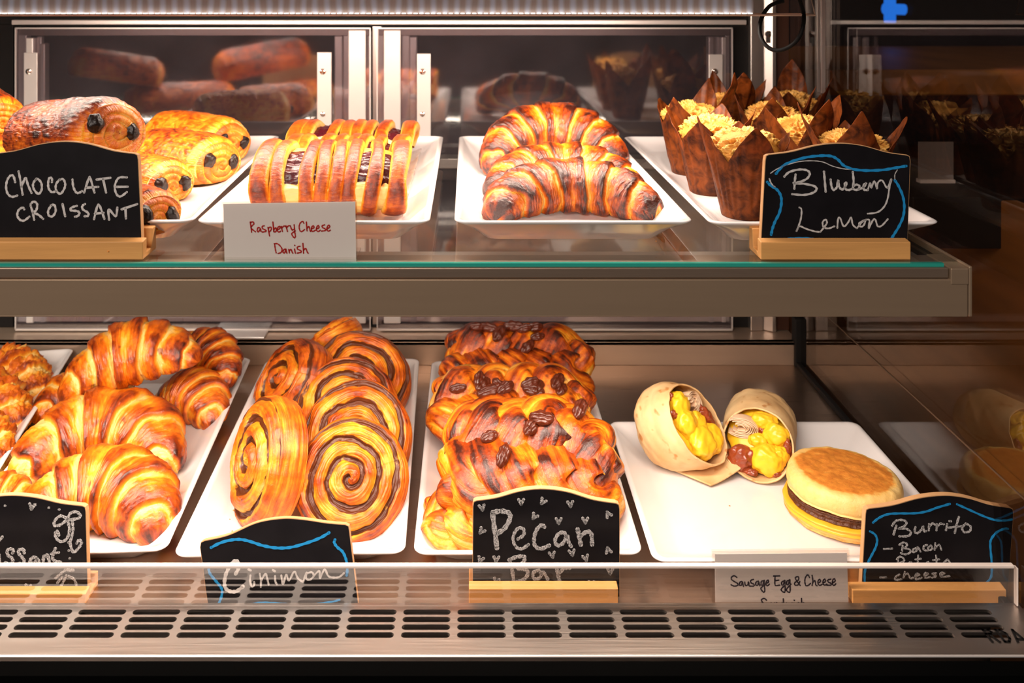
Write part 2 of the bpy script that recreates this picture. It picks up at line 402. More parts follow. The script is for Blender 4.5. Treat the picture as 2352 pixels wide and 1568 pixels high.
def tortilla():
    m, nt, b = mat_new('flour_tortilla'); L = nt.links.new
    tc = N(nt, 'ShaderNodeTexCoord')
    n1 = N(nt, 'ShaderNodeTexNoise'); n1.inputs['Scale'].default_value = 28; n1.inputs['Detail'].default_value = 6
    n2 = N(nt, 'ShaderNodeTexNoise'); n2.inputs['Scale'].default_value = 85; n2.inputs['Detail'].default_value = 1.5
    L(tc.outputs['Object'], n1.inputs['Vector']); L(tc.outputs['Object'], n2.inputs['Vector'])
    cr = N(nt, 'ShaderNodeValToRGB'); e = cr.color_ramp.elements
    e[0].position = 0.3; e[0].color = (0.66, 0.38, 0.16, 1); e[1].position = 0.65; e[1].color = (0.85, 0.61, 0.32, 1)
    L(n1.outputs['Fac'], cr.inputs[0])
    mr = N(nt, 'ShaderNodeMapRange'); mr.inputs[1].default_value = 0.62; mr.inputs[2].default_value = 0.69; mr.inputs[4].default_value = 0.8
    L(n2.outputs['Fac'], mr.inputs[0])
    mm = N(nt, 'ShaderNodeMix', data_type='RGBA'); mm.inputs[7].default_value = (0.50, 0.19, 0.04, 1)
    L(mr.outputs[0], mm.inputs[0]); L(cr.outputs[0], mm.inputs[6]); L(mm.outputs[2], b.inputs['Base Color'])
    b.inputs['Roughness'].default_value = 0.6; b.inputs['Specular IOR Level'].default_value = 0.25
    bp = N(nt, 'ShaderNodeBump'); bp.inputs['Strength'].default_value = 0.25; bp.inputs['Distance'].default_value = 0.002
    L(n1.outputs['Fac'], bp.inputs['Height']); L(bp.outputs[0], b.inputs['Normal'])
    return m
M['tortilla'] = tortilla()
M['egg'] = simple('scrambled_egg', (0.90, 0.52, 0.02), 0.35, spec=0.5, bump=0.4, bscale=160, var=0.12, vscale=60)
M['bacon'] = simple('crisp_bacon', (0.26, 0.045, 0.012), 0.3, spec=0.5, coat=0.3, bump=0.6, bscale=200, var=0.6, vscale=90)
M['turkey'] = simple('sliced_turkey', (0.82, 0.58, 0.38), 0.4, bump=0.3, bscale=200, var=0.12, vscale=70)
M['bun'] = pastry('english_muffin', [(0, (0.90, 0.62, 0.24)), (0.35, (0.88, 0.53, 0.14)), (0.65, (0.72, 0.26, 0.035)), (1, (0.42, 0.10, 0.012))], rough=0.5, coat=0.05, nscale=210, namp=0.24, bump=0.45, gamp=0.0)
M['patty'] = simple('sausage_patty', (0.095, 0.026, 0.008), 0.4, spec=0.5, bump=2.5, bscale=240, var=0.5, vscale=200)
M['cheddar'] = simple('melted_cheese', (0.90, 0.46, 0.03), 0.3, spec=0.5, coat=0.2, var=0.06)
M['crumb'] = simple('pastry_crumb', (0.65, 0.26, 0.05), 0.6, var=0.3)
M['wax'] = glass('waxed_paper', (0.90, 0.86, 0.84), 0.25, 1.5, 0.22, (0.85, 0.74, 0.68))
M['led'] = emit('led_diodes', (1.0, 0.88, 0.78), 6.0)

# ================================================================== the display case
D_FRONT, D_BACK, D_DOOR = 0.61, 1.10, 1.14
X_END = 0.42
XL = -0.86
# deck and shell -------------------------------------------------------------
tag(MB().box(XL, X_END, 0.6657, 1.112, ZD-0.004, ZD).build('floor', M['deck']), kind='structure')
m = MB()
m.box(XL, X_END, 1.104, 1.112, ZD, Z0-0.4555)                 # upstand behind the deck
m.box(XL, X_END, 1.104, 1.19, Z0-0.4600, Z0-0.4555)            # flat ledge under the doors
tag(m.build('wall_back', M['satin'], bevel=0.0006), kind='structure')
def zb(py, d=D_DOOR): return Z0-(py-PY)*d/F
# door surround: head, black gaskets, corner post
m = MB(); m.box(X_(24, D_DOOR), X_(1716, D_DOOR), 1.142, 1.16, zb(57), zb(46))
tag(m.build('trim_1', M['alu'], bevel=0.001), kind='structure')
m = MB()
m.box(X_(-400, D_DOOR), X_(1722, D_DOOR), 1.150, 1.19, zb(62), zb(-60))
m.box(X_(1684, D_DOOR), X_(1724, D_DOOR), 1.148, 1.19, zb(757), zb(57))
m.box(X_(22, D_DOOR), X_(40, D_DOOR), 1.150, 1.19, zb(757), zb(57))
m.box(XL-0.2, X_(22, D_DOOR), 1.1485, 1.19, zb(757), zb(57))
m.box(X_(-400, D_DOOR), X_(1760, D_DOOR), 1.152, 1.19, zb(772), zb(756))
tag(m.build('trim_2', M['black'], bevel=0.0008), kind='structure')
m = MB()
m.box(X_(1723, D_DOOR), X_(1752, D_DOOR), 1.138, 1.19, Z0-0.4554, zb(-40))
m.prism([(X_(1752, D_DOOR), 1.142), (X_(1771, D_DOOR), 1.134), (X_(1780, D_DOOR), 1.134), (X_(1784, D_DOOR), 1.19), (X_(1752, D_DOOR), 1.19)], 'z', Z0-0.4554, zb(-40))
tag(m.build('trim_3', M['steel_v'], bevel=0.0012), kind='structure')
m = MB(); m.box(X_(1784, D_DOOR), X_END, 1.140, 1.19, Z0-0.4545, zb(-40))
tag(m.build('trim_4', simple('bronze_corner', (0.10, 0.045, 0.03), 0.4, 0.6)), kind='structure')
# door centre post seen between the two doors
tag(MB().box(X_(853, D_DOOR), X_(873, D_DOOR), 1.156, 1.17, zb(757), zb(57)).build('trim_5', M['steel_v']), kind='structure')
# screw slot in the corner post
m = MB(); m.lathe([(0, 0), (0.0045, 0.0006), (0.0042, 0.0022), (0, 0.003)], (X_(1763, D_DOOR), 1.1375, zb(78)), 20, 'y')
m.box(X_(1758, D_DOOR), X_(1767, D_DOOR), 1.1355, 1.139, zb(98), zb(84))
tag(m.build('trim_6', M['chrome'], smooth=True), kind='structure')
# end glass with its black seal, corner strips
tag(MB().box(X_END, X_END+0.006, 0.60, 1.135, ZD-0.01, Z0+0.06).build('wall_right', M['endglass']), kind='structure')
m = MB()
for a, b in ((488, 612), (1112, 1236)):
    m.box(X_(a, 1.125), X_(b, 1.125), 1.112, 1.136, Z0-0.4553, Z0-0.4525)
tag(m.build('trim_12', M['alu'], bevel=0.0012), kind='structure')
m = MB(); m.box(X_END-0.006, X_END, 0.62, 1.104, ZD, ZD+0.006); m.box(X_END-0.007, X_END+0.007, 1.098, 1.112, ZD, Z0-0.4545+0.03)
tag(m.build('trim_7', M['black'], bevel=0.001), kind='structure')
m = MB(); m.box(X_END-0.0045, X_END-0.0005, 1.022, 1.026, Z0-0.13, Z0-0.018); m.box(X_END-0.004, X_END-0.0015, 1.035, 1.037, Z0-0.13, Z0-0.018)
tag(m.build('trim_8', M['alu_dark']), kind='structure')
tag(MB().box(X_END-0.0008, X_END, 0.62, 1.09, Z0-0.3900, Z0-0.3890).build('trim_9', simple('end_glass_bead', (0.10, 0.055, 0.03), 0.5)), kind='structure')
# canopy
m = MB(); m.box(XL, X_END+0.03, 0.72, 1.16, Z0+0.001, Z0+0.06)
tag(m.build('ceiling', M['alu_dark']), kind='structure')
# black front of the case below the grille, dark cavity under it
m = MB(); m.box(XL, X_END+0.25, 0.600, 0.613, 0.70, Z0-0.4775)
tag(m.build('trim_10', M['black_gloss']), kind='structure')
m = MB(); m.box(XL, X_END, 0.617, 0.72, 0.935, 0.945); m.box(XL, X_END, 0.70, 0.712, 0.945, ZD-0.005)
tag(m.build('trim_11', M['steel']), kind='structure')
# the shop beyond
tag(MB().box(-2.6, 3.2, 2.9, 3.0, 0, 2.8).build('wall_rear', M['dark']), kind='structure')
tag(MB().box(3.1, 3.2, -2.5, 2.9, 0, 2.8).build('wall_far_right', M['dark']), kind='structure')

# ------------------------------------------------------------------ sliding doors at the back
def door(name, x0, x1, label, stile_l, stile_r, brk, idx):
    """x0,x1: acrylic sheet edges in photo pixels at the door plane"""
    d = D_DOOR
    cx = X_((x0+x1)/2, d)
    e = empty(name, (cx, d, zb(755)), label=label, cat='door', group='sliding doors at the back of the case', kind='thing')
    def bx(mb, a, b, y0, y1, ya, yb):   # pixel box local to the door
        return mb.box(X_(a, d)-cx, X_(b, d)-cx, y0-d, y1-d, zb(ya)-zb(755), zb(yb)-zb(755))
    sheet = bx(MB(), x0, x1, 1.1362, 1.1382, 754, 64)
    p = sheet.build('pane', M['pane'], e, bevel=0.0)
    fr = MB()
    bx(fr, x0-1, x0+1.5, 1.1355, 1.1385, 754, 64); bx(fr, x1-1.5, x1+1, 1.1355, 1.1385, 754, 64)
    bx(fr, x0, x1, 1.1355, 1.1385, 66, 63); bx(fr, x0, x1, 1.1355, 1.1385, 756, 752)
    fr.build('pane_edge', M['alu'], e)
    bx(MB(), x0+3, x1-3, 1.1400, 1.148, 82, 66).build('top_rail', M['alu_dark'], e, bevel=0.0006)
    br = MB(); bx(br, x0+22, x1-22, 1.1395, 1.147, 738, 724)
    for k in range(24):
        a = x0+40+k*(x1-x0-80)/24
        bx(br, a, a+6, 1.1385, 1.1395, 737, 722)
    br.build('bottom_rail', M['acrylic_edge'], e, bevel=0.0004)
    for side, prof in (('l', stile_l), ('r', stile_r)):
        g = MB()
        for a, b, y0, top in prof:
            bx(g, a, b, y0, 1.152, 740, top)
        g.build('stile', M['alu'], e, bevel=0.0015)
    for (a, b, top) in brk:
        pl = bx(MB(), a, b, 1.1335, 1.1350, 420, top).build('finger_plate', M['alu'], e, bevel=0.0007)
        for yy, r in ((163, 0.0042), (260, 0.0034)):
            s = MB().lathe([(0, 0), (r, 0.0002), (r*0.9, 0.0018), (r*0.35, 0.0026), (r*0.3, 0.0012), (0, 0.0012)], (X_((a+b)/2-3, d)-cx, 1.1335-d, zb(yy)-zb(755)), 20, 'y')
            s.build('screw', M['chrome'], pl, smooth=True)
    return e
door('sliding_door', 39, 851, 'left sliding glass back door, left of the aluminium centre post, behind the chocolate croissants',
     [(42, 62, 1.139, 80), (62, 80, 1.136, 86), (80, 92, 1.144, 84), (92, 104, 1.139, 100)],
     [(768, 786, 1.139, 82), (786, 801, 1.146, 78), (801, 841, 1.135, 68), (841, 851, 1.146, 72)],
     [(60, 91, 120), (730, 763, 119)], 0)
door('sliding_door', 867, 1680, 'right sliding glass back door, right of the centre post, behind the plain croissants',
     [(869, 882, 1.146, 72), (882, 921, 1.135, 68), (921, 941, 1.146, 78), (941, 958, 1.139, 84)],
     [(1627, 1640, 1.139, 84), (1640, 1656, 1.146, 84), (1656, 1668, 1.138, 84), (1668, 1678, 1.143, 66)],
     [(958, 990, 122), (1625, 1657, 124)], 1)

# ------------------------------------------------------------------ glass shelf with its front rail
sh = empty('glass_shelf', (-0.2, 0.66, ZS), label='glass shelf on a wide grey front rail, carrying the upper trays', cat='shelf')
o0 = Vector((-0.2, 0.66, ZS))
def shp(name, mb, mat, **k): return mb.build(name, mat, sh, **k)
shp('glass_panel', MB().box(XL+0.2, 0.372+0.2, 0.002, 0.455, -0.007, 0.0), M['glass'])
shp('glass_edge', MB().box(XL+0.2, 0.360+0.2, -0.0015, 0.002, -0.0028, -0.0002), M['glass_edge'])
shp('rail_band', MB().box(XL+0.2, 0.362+0.2, -0.004, 0.028, -0.0105, -0.003), M['rail_top'], bevel=0.0006)
m = MB().box(XL+0.2, 0.376+0.2, -0.005, 0.0, -0.0390, -0.0113); m.box(XL+0.2, 0.376+0.2, -0.005, 0.012, -0.0395, -0.0380)
shp('front_rail', m, M['rail'], bevel=0.0006)
m = MB().box(0.363+0.2, 0.3765+0.2, -0.0055, 0.03, -0.0152, -0.0028); m.box(0.3768+0.2, 0.3795+0.2, -0.005, 0.44, -0.0395, -0.0015)
shp('end_cap', m, M['rail'], bevel=0.0008)
m = MB().box(0.362+0.2, 0.3768+0.2, 0.03, 0.455, -0.012, -0.0072); shp('side_rail', m, M['black'], bevel=0.0006)
m = MB().box(XL+0.2, 0.372+0.2, 0.425, 0.452, -0.020, -0.0072); shp('back_rail', m, M['alu_dark'], bevel=0.001)
m = MB().box(XL+0.2, 0.37+0.2, 0.0125, 0.052, -0.0200, -0.0075); shp('lamp_channel', m, M['alu_dark'], bevel=0.001)

# ------------------------------------------------------------------ canopy light bar
lb = empty('light_bar', (-0.2, 0.80, Z0-0.034), label='long clear LED light bar under the canopy above the upper shelf', cat='light')
xr, xr2 = X_(1872, 0.80)+0.2, X_(1735, 0.80)+0.2
m = MB().box(XL+0.2, xr2, 0.004, 0.030, 0.0045, 0.020)
def diffuser():
    mt, nt, b = mat_new('ribbed_diffuser'); L = nt.links.new
    tc = N(nt, 'ShaderNodeTexCoord'); wv = N(nt, 'ShaderNodeTexWave'); wv.bands_direction = 'X'
    wv.inputs['Scale'].default_value = 29; wv.inputs['Distortion'].default_value = 1.5; wv.inputs['Detail'].default_value = 2
    L(tc.outputs['Object'], wv.inputs['Vector'])
    cr = N(nt, 'ShaderNodeValToRGB'); e = cr.color_ramp.elements
    e[0].position = 0.2; e[0].color = (0.46, 0.38, 0.35, 1); e[1].position = 0.95; e[1].color = (0.62, 0.66, 0.78, 1)
    L(wv.outputs['Fac'], cr.inputs[0]); L(cr.outputs[0], b.inputs['Base Color'])
    b.inputs['Roughness'].default_value = 0.35; b.inputs['Metallic'].default_value = 0.3
    b.inputs['Emission Strength'].default_value = 0.10; L(cr.outputs[0], b.inputs['Emission Color'])
    return mt
m.build('diffuser', diffuser(), lb, bevel=0.001)
m = MB().box(XL+0.2, xr2, 0.0, 0.03, 0.0200, 0.0345); m.build('housing', M['alu_dark'], lb, bevel=0.001)
m = MB()
zt = 0.0312
m.tube([(XL+0.2, 0.0, 0.0042), (xr, 0.0, 0.0042)], 0.0011, 6); m.tube([(XL+0.2, -0.001, 0.0200), (xr-0.003, 0.0, 0.0200)], 0.0010, 6)
m.tube([(xr, 0, 0.0042), (xr-0.0035, 0.0, 0.0200), (xr-0.0035, 0.028, 0.0200), (xr, 0.028, 0.0042), (xr, 0.0, 0.0042)], 0.0009, 6)
m.tube([(xr2, 0.028, 0.0042), (xr, 0.028, 0.0042)], 0.0009, 6)
m.build('cover_edge', M['acrylic_edge'], lb, smooth=True)
MB().box(XL+0.2, xr, 0.0, 0.0012, 0.0042, 0.0200).build('clear_cover', M['acrylic'], lb)
m = MB(); k = 0
x = XL+0.2
while x < xr2-0.002:
    m.box(x, x+0.0035, -0.0002, 0.0018, 0.0050, 0.0061); x += 0.0054
m.build('led_strip', M['led'], lb)
# cable looping from the end of the bar
pts = [W(1800, 2, .815), W(1768, 14, .815), W(1748, 45, .812), W(1746, 78, .81), W(1759, 104, .805), W(1782, 116, .80), W(1808, 110, .795), W(1830, 93, .79), W(1843, 66, .79), W(1846, 34, .80), W(1838, 4, .81), W(1830, -14, .815)]
c = catmull(pts, 8)
m = MB().tube([Vector(p) for p in c], 0.0019, 10)
tag(m.build('power_cable', M['cable'], smooth=True), 'thin black cable looping down at the right end of the light bar', 'cable')

# ------------------------------------------------------------------ vent grille in front of the deck
GZ = Z0-0.474
gr = empty('vent_grille', (-0.2, 0.64, GZ), label='stainless steel strip with four rows of long vent slots below the signs', cat='grille')
V, Fc = [], []
px_, py_ = 0.04075, 0.00770
a_, b_ = 0.0178, 0.00275
def stad(th):
    c_, s_ = math.cos(th), math.sin(th); fl = a_-b_
    if abs(s_) > 1e-9 and abs(b_*c_/s_) <= fl: return abs(b_/s_)
    e = fl if c_ > 0 else -fl
    B = e*c_; return B+math.sqrt(max(B*B-(e*e-b_*b_), 0))
hx, hy = px_/2, py_/2
ths = sorted([math.atan2(sy*hy, sx*hx) for sx in (1, -1) for sy in (1, -1)]+
             [math.atan2(q[1], q[0]) for q in [(s*(a_-b_+b_*math.cos(t)), b_*math.sin(t)) for s in (1,) for t in np.linspace(-PI/2, PI/2, 11)]]+
             [math.atan2(q[1], q[0]) for q in [(-(a_-b_+b_*math.cos(t)), b_*math.sin(t)) for t in np.linspace(-PI/2, PI/2, 11)]])
n = len(ths)
NX = 31
xs0 = -0.334+a_-0.0-px_*12
rows = [0.6560-py_*i for i in range(4)]
for iy, yc in enumerate(rows):
    for ix in range(NX):
        xc = xs0+ix*px_+0.0
        if xc+a_ > 0.398 or xc-hx < XL: continue
        xmax = xc+hx
        o = len(V)
        for th in ths:
            r = stad(th); V.append((xc+r*math.cos(th)+0.2, yc+r*math.sin(th)-0.64, 0))
        for th in ths:
            k = min(hx/max(abs(math.cos(th)), 1e-9), hy/max(abs(math.sin(th)), 1e-9)); V.append((xc+k*math.cos(th)+0.2, yc+k*math.sin(th)-0.64, 0))
        for th in ths:
            r = stad(th)*1.0; V.append((xc+r*math.cos(th)+0.2, yc+r*math.sin(th)-0.64, -0.0022))
        for i in range(n):
            j = (i+1) % n
            Fc.append((o+i, o+j, o+n+j, o+n+i)[::-1]); Fc.append((o+2*n+i, o+2*n+j, o+j, o+i)[::-1])
me = make_mesh('slotted_plate', V, Fc, smooth=False)
sp = link('slotted_plate', me, M['steel'], gr)
y1, y0 = rows[0]+hy, rows[-1]-hy
xa = xs0-hx; 
m = MB().box(XL+0.2, X_END+0.2, y1-0.64, 0.6655-0.64, -0.0022, 0.0); m.box(XL+0.2, X_END+0.2, 0.6640-0.64, 0.6655-0.64, -0.0125, -0.0022)
m.build('back_strip', M['steel'], gr)
m = MB().box(XL+0.2, X_END+0.25+0.2, 0.6145-0.64, y0-0.64, -0.0022, 0.0); m.box(xmax+0.2, X_END+0.45, y0-0.64, y1-0.64, -0.0022, 0.0); m.build('front_strip', M['steel'], gr)
m = MB().tube([(XL+0.2, 0.6145-0.64, -0.0012), (X_END+0.45, 0.6145-0.64, -0.0010)], 0.0009, 8); m.build('rolled_edge', M['alu'], gr, smooth=True)
# ------------------------------------------------------------------ low clear guard
d = 0.6612
ga = empty('acrylic_guard', (0, d, GZ), label='low clear acrylic guard strip along the vent grille, before the lower signs', cat='guard')
zt = 0.474-0.4425
MB().box(XL, X_(2336, d), 0.0, 0.0035, 0.0006, zt-0.002).build('clear_sheet', M['acrylic'], ga)
m = MB().box(XL, X_(2330, d), -0.0003, 0.0038, zt-0.0022, zt); m.box(X_(2335, d), X_(2339, d), -0.0003, 0.0038, 0.0006, zt-0.002)
m.build('polished_edge', M['acrylic_edge'], ga, bevel=0.0005)

# ------------------------------------------------------------------ beyond the end glass
tag(MB().box(0.60, 0.62, 0.55, 1.9, 0.70, Z0-0.245).build('wall_side_panel', M['walnut'], bevel=0.002), kind='structure')
t = MB().box(0.0, 1.6, 0, 0.5, 0.0, 0.04)
o = t.build('wood_counter', M['walnut'], bevel=0.003, loc=(0.50, 1.35, Z0-0.175)); tag(o, 'dark wooden counter ledge dimly seen through the end glass at upper right', 'counter')
tag(MB().box(0.50, 1.9, 0.98, 1.30, Z0-0.30, Z0-0.2411).build('side_counter', M['black'], bevel=0.002), 'black side counter outside the end glass, under the small white notice card', 'counter')
card = empty('notice_card', (X_(2150, 1.05), 1.05, Z0-0.240), label='small white notice card seen dimly through the end glass behind the blueberry lemon sign', cat='card')
dc = 1.05
m = MB().box(-0.021, 0.021, 0, 0.0015, 0.002, 0.048); m.build('card_sheet', simple('dimmed_card', (0.22, 0.18, 0.16), 0.8), card)  # white card given a grey colour that paints in its dimness
m = MB().box(-0.021, 0.021, -0.004, 0.006, -0.001, 0.003); m.build('card_foot', M['acrylic_edge'], card)
nl = MB().tube([W(2030, 20, 1.9), W(2078, 22, 1.9)], 0.012, 8); nl.tube([W(2044, -20, 1.9), W(2044, 52, 1.9)], 0.012, 8)
tag(nl.build('neon_sign', emit('blue_neon', (0.02, 0.22, 1.0), 1.3), smooth=True), 'blurred blue neon sign glowing in the dark behind the top right corner', 'neon sign')

# ================================================================== trays
def tray(name, cx, cy, wx, wy, z, label, rot=0.0, h=0.022, inset=0.024, rc=0.010, group='white rectangular china trays'):
    """rectangular china tray with sloping sides and rounded corners"""
    def ring(i, zz, r):
        hx, hy = wx/2-i, wy/2-i; r = max(r, 0.002); P = []
        for sx, sy, a0 in ((1, -1, -PI/2), (1, 1, 0), (-1, 1, PI/2), (-1, -1, PI)):
            for k in range(7):
                a = a0+k*PI/12
                P.append((sx*(hx-r)+r*math.cos(a), sy*(hy-r)+r*math.sin(a), zz))
        return P
    prof = [(inset+0.004, 0.0, .010), (inset, 0.001, .012), (0.012, h*0.55, .014), (0.002, h*0.86, rc), (0.0003, h*0.93, rc), (0.0, h*0.965, rc), (0.0008, h*0.99, rc), (0.0025, h, rc),
            (0.0045, h*0.985, rc*.8), (0.0062, h*0.92, rc*.8), (inset*0.75+0.004, h*0.36, .012), (inset+0.001, 0.0072, .012), (inset+0.005, 0.006, .012)]
    V = []; n = 28
    for i, zz, r in prof: V += ring(i, zz, r)
    Fc = [tuple(range(n))[::-1]]
    for k in range(len(prof)-1):
        for j in range(n):
            Fc.append((k*n+j, k*n+(j+1) % n, (k+1)*n+(j+1) % n, (k+1)*n+j))
    Fc.append(tuple(range((len(prof)-1)*n, len(prof)*n)))
    me = make_mesh(name, V, Fc)
    o = link(name, me, M['china'], None, (cx, cy, z), (0, 0, rot))
    return tag(o, label, 'tray', group)
yu, lu = 0.887, 0.388
tray('serving_tray', -0.320, yu, 0.186, lu, ZS, 'white china tray on the glass shelf holding the chocolate croissants', 0.035)
tray('serving_tray', -0.124, yu, 0.187, lu, ZS, 'white china tray on the glass shelf holding the lattice danishes', 0.0)
tray('serving_tray', 0.0845, yu, 0.191, lu, ZS, 'white china tray on the glass shelf holding the three dark plain croissants', 0.0)
tray('serving_tray', 0.284, yu-0.003, 0.184, lu, ZS, 'white china tray at the right end of the glass shelf holding the muffins', 0.0)
yl, ll = 0.889, 0.366
tray('serving_tray', -0.560, 0.930, 0.186, 0.32, ZD, 'white china tray at the far left of the lower deck, under the flaky pastries', 0.19)
tray('serving_tray', -0.351, yl, 0.188, ll, ZD, 'white china tray on the lower deck under the pile of golden croissants', 0.058)
tray('serving_tray', -0.1495, yl, 0.188, ll, ZD, 'white china tray on the lower deck under the cinnamon swirls', 0.024)
tray('serving_tray', 0.049, 0.887, 0.187, 0.360, ZD, 'white china tray on the lower deck under the pecan braids', 0.0)
tray('serving_plate', 0.2795, 0.809, 0.262, 0.222, ZD, 'wide white square plate on the lower deck with the burrito halves and sandwich', 0.0, inset=0.030, group=None)
TU, TL = ZS+0.0062, ZD+0.0062

# ================================================================== pastry shapes
def croissant_mesh(name, L, R, bend, seed, nb=4.6, amp=0.20, bake=0.40, bamp=0.62, wy=1.12, wz=0.95, ragged=0.0, tipw=0.17, nu=340, nv=130, pow_=1.9, lift=0.62):
    u = np.linspace(-1, 1, nu)[:, None]; v = np.linspace(0, 2*PI, nv, endpoint=False)[None]
    sd = seed*13.7
    half = bend/2; Ra = L/(2*half)
    s = np.abs(u)
    cv, sv = np.cos(v), np.sin(v)
    # layer edges: slanting and a little wavy
    wob = 0.06*np.sin(v*1+seed)*np.sign(u)+0.045*noise(u*2.2+sd, cv*1.2, sv*1.2+sd)
    k = np.maximum(s+wob, 0)*nb+0.25
    lay = np.floor(k); t = k-lay
    edge = 0.08
    f = np.clip(t/0.75, 0, 1)**0.65*(1-sstep(1-edge, 1.0, t))
    body = (1-s**pow_)
    pr = tipw+(1-tipw)*np.clip(body, 0, 1)**0.85
    close = np.sqrt(np.clip(1-np.clip((s-0.955)/0.045, 0, 1)**2, 0, 1))
    lum = fbm(u*3+sd, cv*1.1+seed, sv*1.1, 3)
    stri = noise(u*46+sd+4*noise(u*3, cv, sv+sd), cv*1.3, sv*1.3+seed)
    wr = fbm(u*16+sd, cv*3, sv*3, 3)
    r = R*pr*close*(1+amp*(f-0.55)+0.055*lum+0.016*stri+0.028*wr)
    if ragged:
        r = r*(1+ragged*fbm(u*9+sd, cv*2.2, sv*2.2+sd, 4, 0.6)+ragged*0.8*np.abs(noise(u*14+sd, cv*4, sv*4)))
    phi = u*half
    wig = 0.05*R*noise(u*1.5+sd, 0.3, sd)
    cx = Ra*np.sin(phi); cy = -Ra*(1-np.cos(phi))+wig
    ex, ey = np.sin(phi), np.cos(phi)
    zc = lift*R*pr*close
    z = zc+r*sv*wz
    x = cx+ex*r*cv*wy; y = cy+ey*r*cv*wy
    z = np.where(z < 0.002, 0.002+0.06*(z-0.002), z); z = z-z.min()
    V = np.stack([x+0*z, y+0*z, z], -1).reshape(-1, 3)
    stretch = 1-sstep(0.0, 0.33, t)             # pale torn zone just past each layer edge
    dark_edge = sstep(0.72, 0.95, t)
    bk = bake+bamp*(f-0.62)-0.28*stretch+0.10*dark_edge+0.22*lum+0.10*stri*stretch+0.12*wr+0.10*sstep(0.7, 1, s)
    uvm = np.stack([(u*L*50+0*v), (v*R*100+0*u)], -1).reshape(-1, 2)
    return make_mesh(name, V, grid_faces(nu, nv), attrs={'bake': bk+0*v}, uv=uvm)

def roll_mesh(name, L, w, h, seed, bake=0.55, turns=3.4, nv=150):
    """chocolate croissant: a flattened roll, coil visible on both end faces"""
    sd = seed*9.1
    ne, ns = 60, 150
    rho = np.concatenate([np.linspace(0.01, 1, ne)**0.9, np.ones(ns), np.linspace(1, 0.01, ne)**0.9])[:, None]
    a = np.concatenate([np.full(ne, -1.0), np.linspace(-1, 1, ns), np.full(ne, 1.0)])[:, None]
    v = np.linspace(0, 2*PI, nv, endpoint=False)[None]
    cv, sv = np.cos(v), np.sin(v)
    end = (rho < 0.9999)
    # rounded shoulders
    sh = np.sqrt(np.clip(1-np.clip((np.abs(a)-0.80)/0.20, 0, 1)**2*0.30, 0, 1))
    belly = 1+0.06*np.cos(a*PI/2)
    ph = rho*turns-v/(2*PI)+0.25*noise(rho*2+sd, cv, sv); t = ph-np.floor(ph)
    ridge = np.sin(PI*t)**0.6
    lum = fbm(a*1.8+sd, cv*1.2, sv*1.2, 3)
    flake = noise(a*5+sd, cv*6+2*noise(a*4, cv*2, sv*2), sv*6)
    fl2 = fbm(a*9+sd, cv*9, sv*9, 3)
    rr = rho*sh*belly*(1+0.05*lum+np.where(end, 0, 0.034*np.abs(flake)+0.014*fl2))
    rr = np.where(end, rho*np.sqrt(0.70)*1.0*(1+0.05*lum), rr)
    y = rr*cv*w/2*(1+0.05*np.cos(2*v)); z = rr*sv*h/2
    bulge = L*0.060*np.sqrt(np.clip(1-rho**2*0.97, 0, 1))
    x = a*L/2+np.sign(a)*np.where(end, bulge+0.0022*(ridge-0.5)*np.minimum(1, rho*4), 0)
    z = np.where(z < -0.30*h, -0.30*h+0.15*(z+0.30*h), z)
    z = z-z.min()+0*x
    V = np.stack([x+0*z, y+0*z, z], -1).reshape(-1, 3)
    side = bake+0.22*lum+0.45*np.abs(flake)-0.12+0.20*sv+0.05*fl2-0.30*sstep(0.80, 1.0, np.abs(a))
    endb = 0.42+0.05*ridge-0.22*(t < 0.15)+0.18*lum+0.22*sstep(0.75, 1, rho)*(sv > 0.2)
    bk = np.where(end, endb, side)
    uvm = np.stack([a*L*50+0*v+rho*6, v*w*50+0*a], -1).reshape(-1, 2)
    return make_mesh(name, V, grid_faces(rho.shape[0], nv), attrs={'bake': bk}, uv=uvm)

def lump(name, r, seed, sx=1, sy=1, sz=1, amp=0.25, fr=1.6, n=36, oct_=3):
    u = np.linspace(0.02, PI-0.02, n)[:, None]; v = np.linspace(0, 2*PI, n*2, endpoint=False)[None]
    x, y, z = np.sin(u)*np.cos(v), np.sin(u)*np.sin(v), np.cos(u)+0*v
    q = 1+amp*fbm(x*fr+seed*3.1, y*fr, z*fr+seed, oct_)
    V = np.stack([x*q*r*sx, y*q*r*sy, z*q*r*sz], -1).reshape(-1, 3)
    return make_mesh(name, V, grid_faces(n, n*2), attrs={'bake': np.full(n*n*2, 0.4)+0.3*(q-1).reshape(-1)/max(amp, .01)}, uv=np.zeros((n*n*2, 2)))

